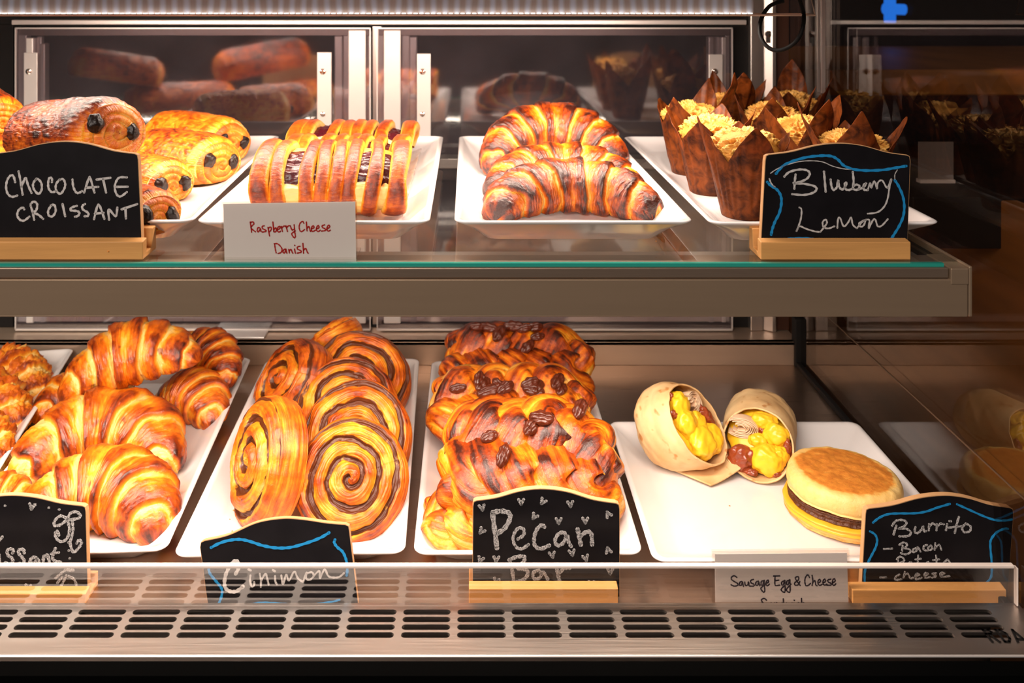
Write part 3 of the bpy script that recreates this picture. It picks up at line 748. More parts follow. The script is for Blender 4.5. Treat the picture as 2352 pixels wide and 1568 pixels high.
def swirl_mesh(name, R, th, seed, pitch=0.33, bake=0.36, squash=1.0, dome=0.35, dirn=1):
    sd = seed*5.3
    n1, n2, n3 = 150, 40, 14; nv = 220
    rho = np.concatenate([np.linspace(0.004, 1, n1), np.ones(n2), np.linspace(1, 0.02, n3)])[:, None]
    sdn = np.concatenate([np.zeros(n1), np.linspace(0, 1, n2), np.ones(n3)])[:, None]   # 0 top .. 1 bottom
    v = np.linspace(0, 2*PI, nv, endpoint=False)[None]; cv, sv = np.cos(v), np.sin(v)
    wv = 0.10*noise(rho*cv*1.6+sd, rho*sv*1.6, sd)+0.03*noise(rho*cv*5+sd, rho*sv*5, 1.0)
    ph = (rho+wv*np.minimum(1, rho*3))/pitch-dirn*v/(2*PI)+seed*0.37
    t = ph-np.floor(ph)
    top = sdn <= 0
    ridge = np.sin(PI*np.clip((t-0.20)/0.80, 0, 1))**0.55
    groove = (1-sstep(0.24, 0.42, t))+sstep(0.94, 1.0, t)
    fine = noise(rho*34+sd-dirn*v*3/(2*PI), cv*1.2, sv*1.2)
    lum = fbm(rho*cv*2.2+sd, rho*sv*2.2, 0.5, 4)
    fade = 1-sstep(0.90, 1.0, rho)
    z = th*(0.72+dome*np.sqrt(np.clip(1-0.92*rho**2.4, 0, 1)))+th*0.20*(ridge-0.5)*fade+0.0007*fine+0.05*th*lum
    # side wall: bulging layered edge
    wall = np.sin(PI*np.clip(sdn, 0, 1))
    lay = noise(sdn*9+sd, cv*2.5, sv*2.5)
    rr = rho*(1+np.where(top, 0, 0.06*wall+0.014*lay))*(1+0.05*noise(cv*1.2+sd, sv*1.2, 2.0)+0.012*noise(cv*5, sv*5, sd))
    ztop = th*(0.72+dome*math.sqrt(0.08))
    z = np.where(top, z, ztop*(1-sdn)*(1+0*v)+0.03*th*lum*(1-sdn))
    x = R*rr*cv; y = R*squash*rr*sv
    V = np.stack([x+0*z, y+0*z, z+0*x], -1).reshape(-1, 3)
    bk = np.where(top, bake+0.30*(ridge-0.75)+0.28*lum+0.10*fine+0.20*sstep(0.8, 1, rho), bake+0.10+0.22*lay+0.2*lum)
    fil = np.where(top, groove*0.95+0.12*lum, 0.18*(lay > 0.5))
    fil = fil*(0.75+0.4*sstep(-0.3, 0.5, noise(rho*cv*2.5+sd, rho*sv*2.5, 4.0)))
    uvm = np.stack([v*R*rho*30*2+0*sdn, (rho+sdn)*R*100+0*v], -1).reshape(-1, 2)
    return make_mesh(name, V, grid_faces(rho.shape[0], nv), attrs={'bake': bk, 'filling': fil}, uv=uvm)

def braid_mesh(name, L, wd, th, seed, bake=0.50, nstr=4, turns=1.5, nu=240, nv=54):
    """plaited loaf: flattened strands woven left-right over one another"""
    Vs, Fs, Bs, Us = [], [], [], []; off = 0
    sd = seed*3.3
    u = np.linspace(-1, 1, nu)[:, None]; v = np.linspace(0, 2*PI, nv, endpoint=False)[None]
    for k in range(nstr):
        ph = 2*PI*(u*turns/2+k/nstr)+0.6*noise(u*1.2+sd, k*2.1, 0.3)
        taper = np.sqrt(np.clip(1-np.abs(u)**4.0*0.62, 0, 1))
        A = wd*0.30*taper
        cy = A*np.sin(ph)*(1+0.1*noise(u*2+sd, k, 1.)); cz = th*0.52+th*0.21*np.sin(2*ph)*taper
        cx = u*L/2*(1-0.05*np.abs(np.sin(ph)))+0*ph
        rx = (wd*0.82/nstr)*(0.86+0.22*noise(u*2.3+sd+k*5, k*3.3, sd))*taper
        close = np.sqrt(np.clip(1-np.clip((np.abs(u)-0.92)/0.08, 0, 1)**2, 0.0, 1))
        rx = rx*(0.12+0.88*close)
        # tangent in the plan
        dcx = np.gradient(cx[:, 0])[:, None]; dcy = np.gradient(cy[:, 0])[:, None]
        l = np.sqrt(dcx**2+dcy**2)+1e-9; nx_, ny_ = -dcy/l, dcx/l
        cv, sv = np.cos(v), np.sin(v)
        stri = noise(u*6+sd+k, cv*4.5+k*2, sv*4.5+sd)
        lum = fbm(u*4+sd+k*7, cv*1.2, sv*1.2, 3)
        stri = stri+0.6*noise(u*3+sd, cv*9+k*2, sv*9+sd)
        q = 1+0.085*stri+0.10*lum
        x = cx+nx_*rx*q*cv*1.1; y = cy+ny_*rx*q*cv*1.1; z = cz+rx*q*sv*0.85
        Vs.append(np.stack([x+0*z, y+0*z, z], -1).reshape(-1, 3))
        up = sstep(0.2, 1, sv)
        b = bake+0.10+0.10*np.sin(2*ph)+0.42*lum+0.26*stri+0.10*up-0.20*sstep(0.5, 1, np.abs(cv))+0.15*sstep(0.8, 1, np.abs(u))
        Bs.append((b+0*v+0*u).reshape(-1)); Us.append(np.stack([u*L*50+0*v, v*rx*60], -1).reshape(-1, 2))
        Fs.append(grid_faces(nu, nv, off=off)); off += nu*nv
    # soft pad under the plait that carries it
    n = 50; a = np.linspace(0.03, PI-0.03, n)[:, None]; b_ = np.linspace(0, 2*PI, 2*n, endpoint=False)[None]
    px = np.sin(a)*np.cos(b_); py = np.sin(a)*np.sin(b_); pz = np.cos(a)+0*b_
    sgn = lambda q, e: np.sign(q)*np.abs(q)**e
    q = 1+0.06*fbm(px*2+sd, py*2, pz*2, 3)
    Vs.append(np.stack([sgn(px, .55)*L*0.47*q, sgn(py, .6)*wd*0.42*q, (pz*0.42+0.40)*th*q], -1).reshape(-1, 3))
    Bs.append((np.full((n, 2*n), 0.22)+0.2*fbm(px*4+sd, py*4, pz, 3)).reshape(-1)); Us.append(np.zeros((2*n*n, 2)))
    Fs.append(grid_faces(n, 2*n, off=off))
    V = np.concatenate(Vs); V[:, 2] = np.where(V[:, 2] < 0.15*th, 0.15*th+0.1*(V[:, 2]-0.15*th), V[:, 2]); V[:, 2] -= V[:, 2].min()
    # gentle bow across its width
    V[:, 2] += 0.10*th*np.cos(V[:, 0]/L*PI)
    return make_mesh(name, V, np.concatenate(Fs), attrs={'bake': np.concatenate(Bs)}, uv=np.concatenate(Us))

def pecan_mesh(seed, l=0.019):
    n = 34
    u = np.linspace(0.03, PI-0.03, n)[:, None]; v = np.linspace(0, 2*PI, 2*n, endpoint=False)[None]
    x = np.cos(u)+0*v; y = np.sin(u)*np.cos(v); z = np.sin(u)*np.sin(v)
    cr = np.exp(-(y/0.10)**2)*sstep(-0.1, 0.3, z)
    wr = np.sin(x*8+2.5*np.abs(y)+seed+1.2*noise(x*2, y*2, seed))*0.10*sstep(-0.3, 0.2, z)+0.08*fbm(x*1.6+seed*3, y*1.6, z*1.6, 2)
    q = 1+wr-0.45*cr-0.12*np.exp(-((np.abs(y)-0.62)/0.10)**2)*(z > 0)
    V = np.stack([x*l*0.5*(1+0.08*np.sin(seed))*(1+0.08*wr), y*l*0.29*q, z*l*0.22*q], -1).reshape(-1, 3)
    return make_mesh('pecan', V, grid_faces(n, 2*n))

def put(o, px, py, d, zbase=None, rot=(0, 0, 0)):
    """place a thing so that its base centre is seen at (px,py) at distance d (z may be fixed by what it rests on)"""
    p = W(px, py, d)
    if zbase is not None: p.z = zbase
    o.location = p; o.rotation_euler = tuple(R_(a) for a in rot); return o

FIT = []
def rest(o, z, sink=0.0):
    """lower the thing until its lowest point touches z"""
    bpy.context.view_layer.update()
    lo = 1e9
    for q in [o]+list(o.children_recursive):
        if q.type != 'MESH': continue
        co = np.empty(len(q.data.vertices)*3, np.float32); q.data.vertices.foreach_get('co', co); co = co.reshape(-1, 3)
        mw = np.array(q.matrix_world); lo = min(lo, (co@mw[2, :3]+mw[2, 3]).min())
    o.location.z += z-lo-sink
def fit(o, *bb): FIT.append((o, bb)); return o

# ------------------------------------------------------------------ upper shelf: plain croissants
G = 'plain croissants on the upper shelf'
def cro(px, d, rot, z, args, mat, label, group, bb, zlift=0, name='croissant'):
    me = croissant_mesh(name, **args)
    o = link(name, me, M[mat]); put(o, px, 300, d, 0, rot); rest(o, z, -zlift)
    tag(o, label, 'croissant', group); return fit(o, *bb)
cro(1304, 0.796, (5, 0, 0), TU, dict(L=0.178, R=0.0262, bend=2.45, seed=1, bake=0.66, pow_=2.6, tipw=0.34, nb=3.6), 'croissant_dark',
    'dark glossy plain croissant at the front of its upper tray', G, (1092, 375, 1517, 510))
cro(1290, 0.874, (10, 0, -2), TU, dict(L=0.178, R=0.0240, bend=2.4, seed=2, bake=0.66, pow_=2.6, tipw=0.32, nb=3.8), 'croissant_dark',
    'dark plain croissant in the middle of three, between the front and the tall rear one', G, (1098, 330, 1485, 470))
cro(1264, 0.975, (33, 0, 1), TU, dict(L=0.196, R=0.0265, bend=2.9, seed=3, bake=0.68, pow_=2.5, tipw=0.30, nb=4.2), 'croissant_dark',
    'tall arching dark croissant at the back, behind the other two on the upper shelf', G, (1090, 243, 1447, 400))

# ------------------------------------------------------------------ upper shelf: chocolate croissants
G = 'chocolate croissants on the upper shelf'
def choc(px, d, rot, z, L, w_, h_, seed, label, bb, ends=(1,), bake=0.55, sticks=((-0.24, 0.10), (0.22, -0.02)), zlift=0):
    e = empty('chocolate_croissant', label=label, cat='chocolate croissant', group=G)
    link('crust', roll_mesh('crust', L, w_, h_, seed, bake), M['roll'], e)
    for s in ends:
        for k, (a, b) in enumerate(sticks):
            me = lump('chocolate_stick', 0.0062, seed*3+k+1, 0.9, 1.0, 1.3, 0.22, 1.1, 22, 2)
            link('chocolate_stick', me, M['chocolate'], e, (s*(L/2+L*0.045), a*w_, h_*(0.36+b)), (0.3*k, 0.4, 0.7*k+seed))
    put(e, px, 300, d, 0, rot); rest(e, z, -zlift); return fit(e, *bb)
choc(300, 0.735, (0, 0, -38), TU, 0.078, 0.050, 0.042, 4, 'short chocolate croissant partly behind the chocolate croissant sign, at the front right of its tray', (300, 370, 383, 505), bake=0.5)
choc(338, 0.842, (0, 0, -40), TU, 0.082, 0.054, 0.046, 5, 'pale flaky chocolate croissant lying second from the front along the tray edge', (290, 322, 442, 467), bake=0.50, sticks=((-0.22, 0.05), (0.24, 0.0)))
choc(425, 0.925, (0, 0, -34), TU, 0.106, 0.066, 0.056, 6, 'chocolate croissant with a broad crinkled top, third from the front along the tray edge', (325, 275, 545, 420), bake=0.54)
choc(448, 1.030, (0, 0, -32), TU, 0.118, 0.066, 0.060, 7, 'palest chocolate croissant at the back right of its tray', (325, 250, 566, 390), bake=0.36)
choc(168, 0.775, (0, -7, -40), TU+0.042, 0.150, 0.062, 0.060, 9, 'big dark chocolate croissant on top of the pile above the chocolate croissant sign', (0, 218, 336, 390), bake=0.74, sticks=((-0.30, 0.16), (0.20, -0.02)))
choc(40, 0.885, (0, 0, -30), TU, 0.150, 0.078, 0.054, 10, 'chocolate croissant lying at the back left under the topmost one', (-100, 300, 120, 420))
choc(-66, 0.945, (0, 12, -35), TU+0.043, 0.120, 0.060, 0.052, 11, 'chocolate croissant cut by the left edge of the photo, high on the pile', (-180, 183, 66, 320), bake=0.62)

# ------------------------------------------------------------------ upper shelf: lattice danishes
G = 'lattice danishes on the upper shelf'
def danish(px, d, rot, z, L, wd, th, seed, label, bb, ns=8, bake=0.5):
    e = empty('raspberry_danish', label=label, cat='danish', group=G)
    n = 70
    a = np.linspace(0.02, PI-0.02, n)[:, None]; b = np.linspace(0, 2*PI, 2*n, endpoint=False)[None]
    sg = lambda q, p: np.sign(q)*np.abs(q)**p
    x = sg(np.sin(a)*np.cos(b), 0.45); y = sg(np.sin(a)*np.sin(b), 0.6); zz = sg(np.cos(a)+0*b, 0.8)
    q = 1+0.04*fbm(x*2+seed, y*2, zz*2, 3)
    V = np.stack([x*L*0.47*q, y*wd*0.46*q, (zz*0.42+0.44)*th*q], -1).reshape(-1, 3); V[:, 2] = np.maximum(V[:, 2], 0.0)
    link('pastry_base', make_mesh('pastry_base', V, grid_faces(n, 2*n), attrs={'bake': np.full(2*n*n, 0.2)+0.2*fbm(x*3, y*3, zz*3+seed, 3).reshape(-1)}, uv=np.stack([x*5+0*zz, y*5+0*zz], -1).reshape(-1, 2)), M['danish'], e)
    for nm, yc, zc, sx, sy, sz in (('cheese_filling', -0.34, 0.50, 0.455, 0.17, 0.36), ('raspberry_filling', -0.05, 0.66, 0.465, 0.36, 0.31)):
        me = lump(nm, 1.0, seed+sx*10, 1, 1, 1, 0.06, 3.0, 48)
        co = np.empty(len(me.vertices)*3, np.float32); me.vertices.foreach_get('co', co); co = co.reshape(-1, 3)
        co = np.stack([sg(co[:, 0], 0.5)*L*sx, sg(co[:, 1], .8)*wd*sy+yc*wd, co[:, 2]*th*sz+zc*th], -1)
        co[:, 2] += th*0.05*fbm(co[:, 0]*160, co[:, 1]*160, seed, 2)
        me.vertices.foreach_set('co', co.astype(np.float32).ravel()); me.update()
        link(nm, me, M['raspberry' if nm[0] == 'r' else 'cheese'], e)
    rnd = random.Random(seed)
    for k in range(ns):
        c = (-1, -0.76, -0.32, -0.08, 0.13, 0.35, 0.66, 1.04)[k]+0.03*rnd.uniform(-1, 1)
        nu, nv = 90, 26
        u = np.linspace(-1, 1, nu)[:, None]; v = np.linspace(0, 2*PI, nv, endpoint=False)[None]
        ang = u*R_(118)
        endk = 1 if k in (0, ns-1) else 0
        fan = 1+0.10*np.cos(ang)
        cx = c*L*0.445*(0.90+0.10*np.cos(ang*0.8))+0.0035*noise(u*1.2+seed, k*1.7, 0.2)
        if k == 0: cx = cx+L*0.012
        py_ = wd*0.49*np.sin(ang)*(1+0.04*noise(u, k, seed)); pz_ = th*0.50+th*0.50*np.cos(ang)*(1+0.05*noise(u*1.5, k*2.2, seed))
        ty, tz = np.gradient(py_[:, 0])[:, None], np.gradient(pz_[:, 0])[:, None]; l = np.sqrt(ty**2+tz**2); ny, nz = -tz/l*-1, ty/l*1
        hw = L*(0.0475+0.009*noise(u*1.5+k, seed, 1.))*(1.35 if endk else 1.0)*(1+0.30*np.clip(-u-0.3, 0, 1)); ht = th*0.155
        cv, sv = np.cos(v), np.sin(v)
        st = noise(u*5+k, cv*3+seed, sv*3)
        ox = hw*sg(cv, 0.8)*(1+0.05*st); on = ht*sg(sv, 0.8)*(1+0.10*st)
        V = np.stack([cx+ox+0*on, py_+(-ny)*on*(-1)*0+on*(np.sin(ang)), pz_+on*np.cos(ang)], -1).reshape(-1, 3)
        V[:, 2] = np.maximum(V[:, 2], 0.0004)
        bk = bake+0.30*sstep(0.2, 1, sv)-0.32*sstep(0.55, 1.0, np.abs(cv))+0.14*st+0.16*noise(u*2.5+seed, k*1.3, 0.)-0.10*sstep(.7, 1, np.abs(u))
        uvm = np.stack([cx*100+ox*100+0*on, u*wd*120+0*v], -1).reshape(-1, 2)
        # close strip ends with their own rounded shape
        link('pastry_strip', make_mesh('pastry_strip', V, grid_faces(nu, nv), attrs={'bake': bk+0*u}, uv=uvm), M['danish'], e)
    put(e, px, 300, d, 0, rot); rest(e, z+0.0015); return fit(e, *bb)
danish(768, 0.798, (28, 0, 0), TU, 0.135, 0.074, 0.040, 1, 'lattice raspberry cheese danish at the front, dark jam showing between its strips', (568, 333, 945, 503), bake=0.50)
danish(794, 0.890, (10, 0, -3), TU, 0.122, 0.080, 0.040, 2, 'lattice danish in the middle, just behind the front one', (640, 305, 945, 400), bake=0.46)
danish(812, 0.990, (2, 0, -4), TU, 0.136, 0.082, 0.042, 3, 'lattice danish at the back of the tray, with red jam at its right end', (655, 283, 962, 380), bake=0.42)

# ------------------------------------------------------------------ upper shelf: muffins
G = 'muffins in brown paper on the upper shelf'
def muffin(px, d, rotz, seed, label, bb, s=1.0, tip=1.0, smooth_patch=False):
    e = empty('muffin', label=label, cat='muffin', group=G)
    nz, nt = 70, 200
    t = np.linspace(0, 1, nz)[:, None]; th = np.linspace(0, 2*PI, nt, endpoint=False)[None]
    a4 = th*4/(2*PI)+0.10*noise(np.cos(th)*1.5, np.sin(th)*1.5, seed*2.3)
    tri = 1-np.abs(((a4) % 1)*2-1)
    amp = 0.45+0.95*np.clip(0.5+0.9*noise(np.floor(a4)*1.7+0.4, seed*3.1, 0.5), 0, 1)
    top = (0.050+0.040*tri**0.95*amp*tip)*s
    zz = t*top
    zr = np.clip(zz/(0.058*s), 0, 1.7)
    rad = (0.0205+0.0135*zr**1.0+0.004*np.clip(zr-0.85, 0, 1)**1.3*(0.6+0.8*tri))*s
    fold = 0.0016*s*noise(np.cos(th)*6, np.sin(th)*6, seed+zr*0.6)*sstep(0, .3, t)+0.0003*s*noise(np.cos(th)*12, np.sin(th)*12, seed+zr*4)
    curl = 0.006*s*sstep(0.9, 1.55, zr)*noise(np.floor(a4)*2.2+seed, 0.3, 0.7)
    crease = -0.0035*s*(1-tri)**2*sstep(0.6, 1.2, zr)
    r = rad+fold+curl+crease
    V = np.stack([r*np.cos(th), r*np.sin(th), zz+0*th], -1).reshape(-1, 3)
    Fc = grid_faces(nz, nt)
    o = link('paper_liner', make_mesh('paper_liner', V, Fc), M['liner'], e)
    sm = o.modifiers.new('thickness', 'SOLIDIFY'); sm.thickness = 0.0004
    o2 = MB().lathe([(0, 0.0006), (0.0203*s, 0.0006), (0.0203*s, 0.0012), (0, 0.0012)], n=40).build('liner_bottom', M['liner'], e)
    # domed crumbly top
    n = 110; a = np.linspace(0.015, PI*0.60, n)[:, None]; b = np.linspace(0, 2*PI, 2*n, endpoint=False)[None]
    x, y, z = np.sin(a)*np.cos(b), np.sin(a)*np.sin(b), np.cos(a)+0*b
    c1 = np.abs(noise(x*4.5+seed*7, y*4.5, z*4.5)); c2 = np.abs(noise(x*10+seed, y*10, z*10+3)); c3 = fbm(x*22, y*22, z*22+seed, 2)
    rimf = 1-sstep(1.05, 1.5, a)
    mask = rimf*sstep(-0.15, 0.15, noise(x*1.3+seed*4, y*1.3, z*1.3)+(0.25 if not smooth_patch else -0.25*(x-y*0.3)/0.5-0.05))
    q = 1+mask*(0.24*(1-c1*1.7)+0.13*(1-c2*1.8)-0.14)+0.012*c3+0.05*noise(x*1.5+seed, y*1.5, z)
    tk = 1-0.10*sstep(1.1, 1.7, a)
    V = np.stack([x*0.0312*s*q*tk, y*0.0312*s*q*tk, 0.051*s+z*0.023*s*q], -1).reshape(-1, 3)
    bk = 0.42+0.22*c3*mask+0.45*mask*sstep(0.30, 0.5, c1)+0.10*(1-mask)-0.22*mask*(1-c2)+0.25*sstep(1.2, 1.8, a)
    link('muffin_top', make_mesh('muffin_top', V, grid_faces(n, 2*n), attrs={'bake': bk+0*b}, uv=np.zeros((2*n*n, 2))), M['muffin'], e)
    put(e, px, 300, d, TU, (0, 0, rotz)); return fit(e, *bb)
muffin(1712, 0.772, 40, 1, 'large muffin in brown paper at the front, left of the blueberry lemon sign', (1605, 262, 1835, 508), 1.0, 1.0, True)
muffin(1632, 0.858, 15, 2, 'muffin in brown paper behind the front left one', (1535, 235, 1725, 450), 0.98)
muffin(1588, 0.945, 5, 3, 'muffin at the left with one tall pointed paper corner', (1500, 195, 1680, 405), 1.0, 1.3)
muffin(1958, 0.792, 30, 4, 'muffin right behind the blueberry lemon sign, crumble showing above its edge', (1840, 255, 2115, 500), 0.94, 1.0)
muffin(1838, 0.868, 60, 5, 'muffin half hidden behind the top left of the blueberry lemon sign', (1760, 240, 1935, 420), 0.95)
muffin(1775, 0.950, 25, 6, 'muffin in the second row from the back, centre of the group', (1690, 205, 1870, 360), 0.98)
muffin(1672, 1.028, 50, 7, 'muffin at the back left of the group with a broad folded paper leaf', (1580, 175, 1760, 330), 0.98, 1.1)
muffin(1815, 1.035, 20, 8, 'rearmost muffin on the right with wide brown paper leaves', (1735, 178, 1900, 330), 1.0, 1.1)

# ------------------------------------------------------------------ lower deck: golden croissants
G = 'golden croissants on the lower deck'
cro(252, 0.888, (9, 0, 6), TL, dict(L=0.200, R=0.0340, bend=2.95, seed=11, bake=0.47, pow_=2.2, tipw=0.22, nb=3.2), 'croissant',
    'big golden croissant curving like a horseshoe behind the front one', G, (25, 890, 440, 1140))
cro(252, 0.788, (5, 0, -4), TL, dict(L=0.160, R=0.0335, bend=2.5, seed=12, bake=0.47, pow_=2.2, tipw=0.22, nb=3.2), 'croissant',
    'large golden croissant at the front of the pile beside the cut-off chalk sign', G, (30, 1035, 432, 1258))
cro(452, 0.975, (6, 0, -35), TL, dict(L=0.112, R=0.027, bend=1.6, seed=13, bake=0.46, nb=3.4), 'croissant',
    'croissant lying under the topmost one, its plain rounded end at right', G, (370, 850, 510, 1000))
cro(198, 0.985, (8, 0, 20), TL, dict(L=0.115, R=0.028, bend=1.8, seed=14, bake=0.45, nb=3.4), 'croissant',
    'croissant at the back left, mostly covered by the ones on it', G, (100, 890, 250, 1000))
cro(308, 0.945, (8, -12, 12), TL+0.041, dict(L=0.153, R=0.0345, bend=1.25, seed=15, bake=0.49, nb=3.4, pow_=1.8), 'croissant',
    'topmost golden croissant of the pile, its pointed tip to the left', G, (140, 745, 462, 918))
cro(486, 1.030, (12, 8, -30), TL+0.020, dict(L=0.118, R=0.0235, bend=2.0, seed=16, bake=0.60, nb=3.6), 'croissant',
    'browner croissant at the back right of the pile with its horn bent down', G, (400, 755, 548, 870))
cro(-8, 0.79, (6, 0, 20), TL, dict(L=0.075, R=0.020, bend=1.6, seed=17, bake=0.40, nb=3.4), 'croissant',
    'croissant half hidden at the far left behind the cut-off chalk sign', G, (-60, 1075, 48, 1140))

# ------------------------------------------------------------------ lower deck, far left: flaky pastries
G = 'flaky pastries at the left edge of the lower deck'
for i, (px, d, rz, L, sd, lab, bb) in enumerate((
        (-76, 0.882, -20, 0.125, 21, 'ragged flaky pastry nearest the front at the left edge of the photo', (-60, 832, 62, 1000)),
        (-30, 0.955, -20, 0.120, 22, 'ragged flaky pastry in the middle of the far left tray', (-20, 795, 92, 960)),
        (24, 1.028, -18, 0.115, 23, 'ragged flaky pastry at the back of the far left tray', (30, 790, 140, 900)))):
    cro(px, d, (0, 0, rz), TL, dict(L=L, R=0.0285, bend=0.7, seed=sd, bake=0.36, ragged=0.16, nb=3.0, amp=0.26), 'flaky', lab, G, bb, name='flaky_pastry')

# ------------------------------------------------------------------ lower deck: cinnamon swirls
G = 'cinnamon swirls on the lower deck'
def swirl(p, d, n, R, th, seed, label, bb, spin=0, squash=1.0, dirn=1, bake=0.48, pitch=0.33):
    """p: pixel of the face centre; n: direction the face looks"""
    me = swirl_mesh('cinnamon_swirl', R, th, seed, pitch, bake, squash, dirn=dirn)
    o = link('cinnamon_swirl', me, M['swirl'])
    q = Vector(n).normalized().to_track_quat('Z', 'Y') @ Euler((0, 0, R_(spin))).to_quaternion()
    o.rotation_mode = 'QUATERNION'; o.rotation_quaternion = q
    o.location = W(*p, d)-q @ Vector((0, 0, th))
    tag(o, label, 'cinnamon swirl', G); return fit(o, *bb)
swirl((805, 1098), 0.768, (0.02, -0.86, 0.60), 0.0480, 0.029, 1, 'cinnamon swirl at the front right of its tray, its whole spiral facing out', (680, 955, 938, 1252), spin=20)
swirl((574, 1056), 0.782, (-0.80, -0.54, 0.34), 0.0525, 0.033, 2, 'cinnamon swirl at the front left, turned on edge and leaning on its neighbour', (517, 913, 708, 1206), spin=-60, squash=0.86, dirn=-1, pitch=0.34)
swirl((818, 1000), 0.828, (0.05, -0.78, 0.66), 0.0505, 0.030, 3, 'cinnamon swirl just behind the front right one, only its upper arcs showing', (640, 868, 938, 1180), spin=140, dirn=1)
swirl((795, 925), 0.893, (0.02, -0.68, 0.74), 0.0500, 0.028, 4, 'cinnamon swirl third in the right-hand row, dark filling along its top', (700, 840, 935, 1000), spin=70)
swirl((828, 862), 0.958, (0.16, -0.66, 0.75), 0.0535, 0.030, 5, 'cinnamon swirl at the back right of its tray', (715, 783, 950, 930), spin=200)
swirl((641, 868), 0.950, (-0.80, -0.42, 0.60), 0.056, 0.032, 6, 'cinnamon swirl at the back left, leaning, darkly caramelised', (592, 778, 738, 945), spin=30, squash=0.8, bake=0.55)
swirl((760, 752), 1.035, (-0.50, 0.30, 0.78), 0.034, 0.025, 7, 'cinnamon swirl on top at the very back, seen edge on like a stick', (718, 727, 826, 806), spin=10, squash=0.8, bake=0.40)

# ------------------------------------------------------------------ lower deck: pecan braids
G = 'pecan braids on the lower deck'
rp = random.Random(5)
def braid(px, py, d, rot, L, wd, th, seed, label, bb, pecans=(), bake=0.42, z=None, nstr=3, turns=1.7):
    e = empty('pecan_braid', label=label, cat='pastry', group=G)
    me = braid_mesh('plaited_crust', L, wd, th, seed, bake, nstr, turns)
    link('plaited_crust', me, M['braid'], e)
    co = np.empty(len(me.vertices)*3, np.float32); me.vertices.foreach_get('co', co); co = co.reshape(-1, 3)
    for k, (a, b, r) in enumerate(pecans):
        x, y = a*L/2, b*wd/2
        near = co[(np.abs(co[:, 0]-x) < 0.006) & (np.abs(co[:, 1]-y) < 0.006)]
        zt = near[:, 2].max() if len(near) else th
        link('pecan', pecan_mesh(seed*7+k, 0.0185+0.005*((k*37) % 5)/5), M['pecan'], e, (x, y, zt+0.0006), (R_(rp.uniform(-12, 12)), R_(rp.uniform(-12, 12)), R_(r)))
    put(e, px, py, d, None, rot)
    if z is not None: rest(e, z)
    return fit(e, *bb)
braid(1108, 1200, 0.757, (6, 0, 4), 0.098, 0.062, 0.032, 31, 'plain lower pecan braid peeping out left of the pecan bar sign', (998, 1108, 1130, 1245), bake=0.34, z=TL, pecans=((-0.55, 0.5, 20), (-.45, .6, 70)))
braid(1200, 1150, 0.840, (6, 0, 0), 0.148, 0.072, 0.024, 32, 'pecan braid under the front slanting one, its round end showing at left', (1000, 1030, 1390, 1150), bake=0.36, z=TL, pecans=((0.97, -0.2, 70),))
braid(1218, 1050, 0.790, (27, 3, -6), 0.146, 0.108, 0.034, 33, 'large pecan braid at the front, slanting up behind the pecan bar sign', (1022, 955, 1412, 1150), bake=0.46, z=TL+0.011,
      pecans=((-0.52, 0.02, 30), (-0.02, 0.22, 60), (0.10, 0.36, -8), (-0.33, -0.34, 75), (0.58, 0.74, 70)), turns=1.9)
braid(1190, 990, 0.935, (4, 0, 2), 0.150, 0.068, 0.022, 34, 'pecan braid lying below the middle one, its knobbly end at right', (1010, 870, 1362, 1030), bake=0.36, z=TL)
braid(1172, 920, 0.905, (25, 0, 2), 0.161, 0.088, 0.031, 35, 'pecan braid in the middle with clusters of pecans in a row', (982, 850, 1362, 1012), bake=0.36, z=TL+0.013,
      pecans=((-0.68, 0.10, 5), (-0.36, 0.16, 50), (-0.30, -0.02, 10), (-0.40, 0.28, 80), (-0.08, 0.02, 30), (-0.16, 0.14, -50), (0.24, 0.18, 20), (0.28, 0.02, -10), (0.34, 0.10, 60), (0.60, 0.22, 55), (0.64, 0.04, 60)))
braid(1188, 830, 1.005, (25, 0, -3), 0.166, 0.090, 0.035, 36, 'darkest pecan braid at the back of the tray', (1015, 752, 1357, 872), bake=0.52, z=TL+0.013,
      pecans=((-0.55, 0.55, 10), (-0.40, 0.50, -20), (-0.25, 0.30, 60), (0.10, 0.50, 10), (0.25, 0.62, 15), (0.28, 0.30, 20), (0.14, 0.0, 50), (-0.05, 0.6, 0)))

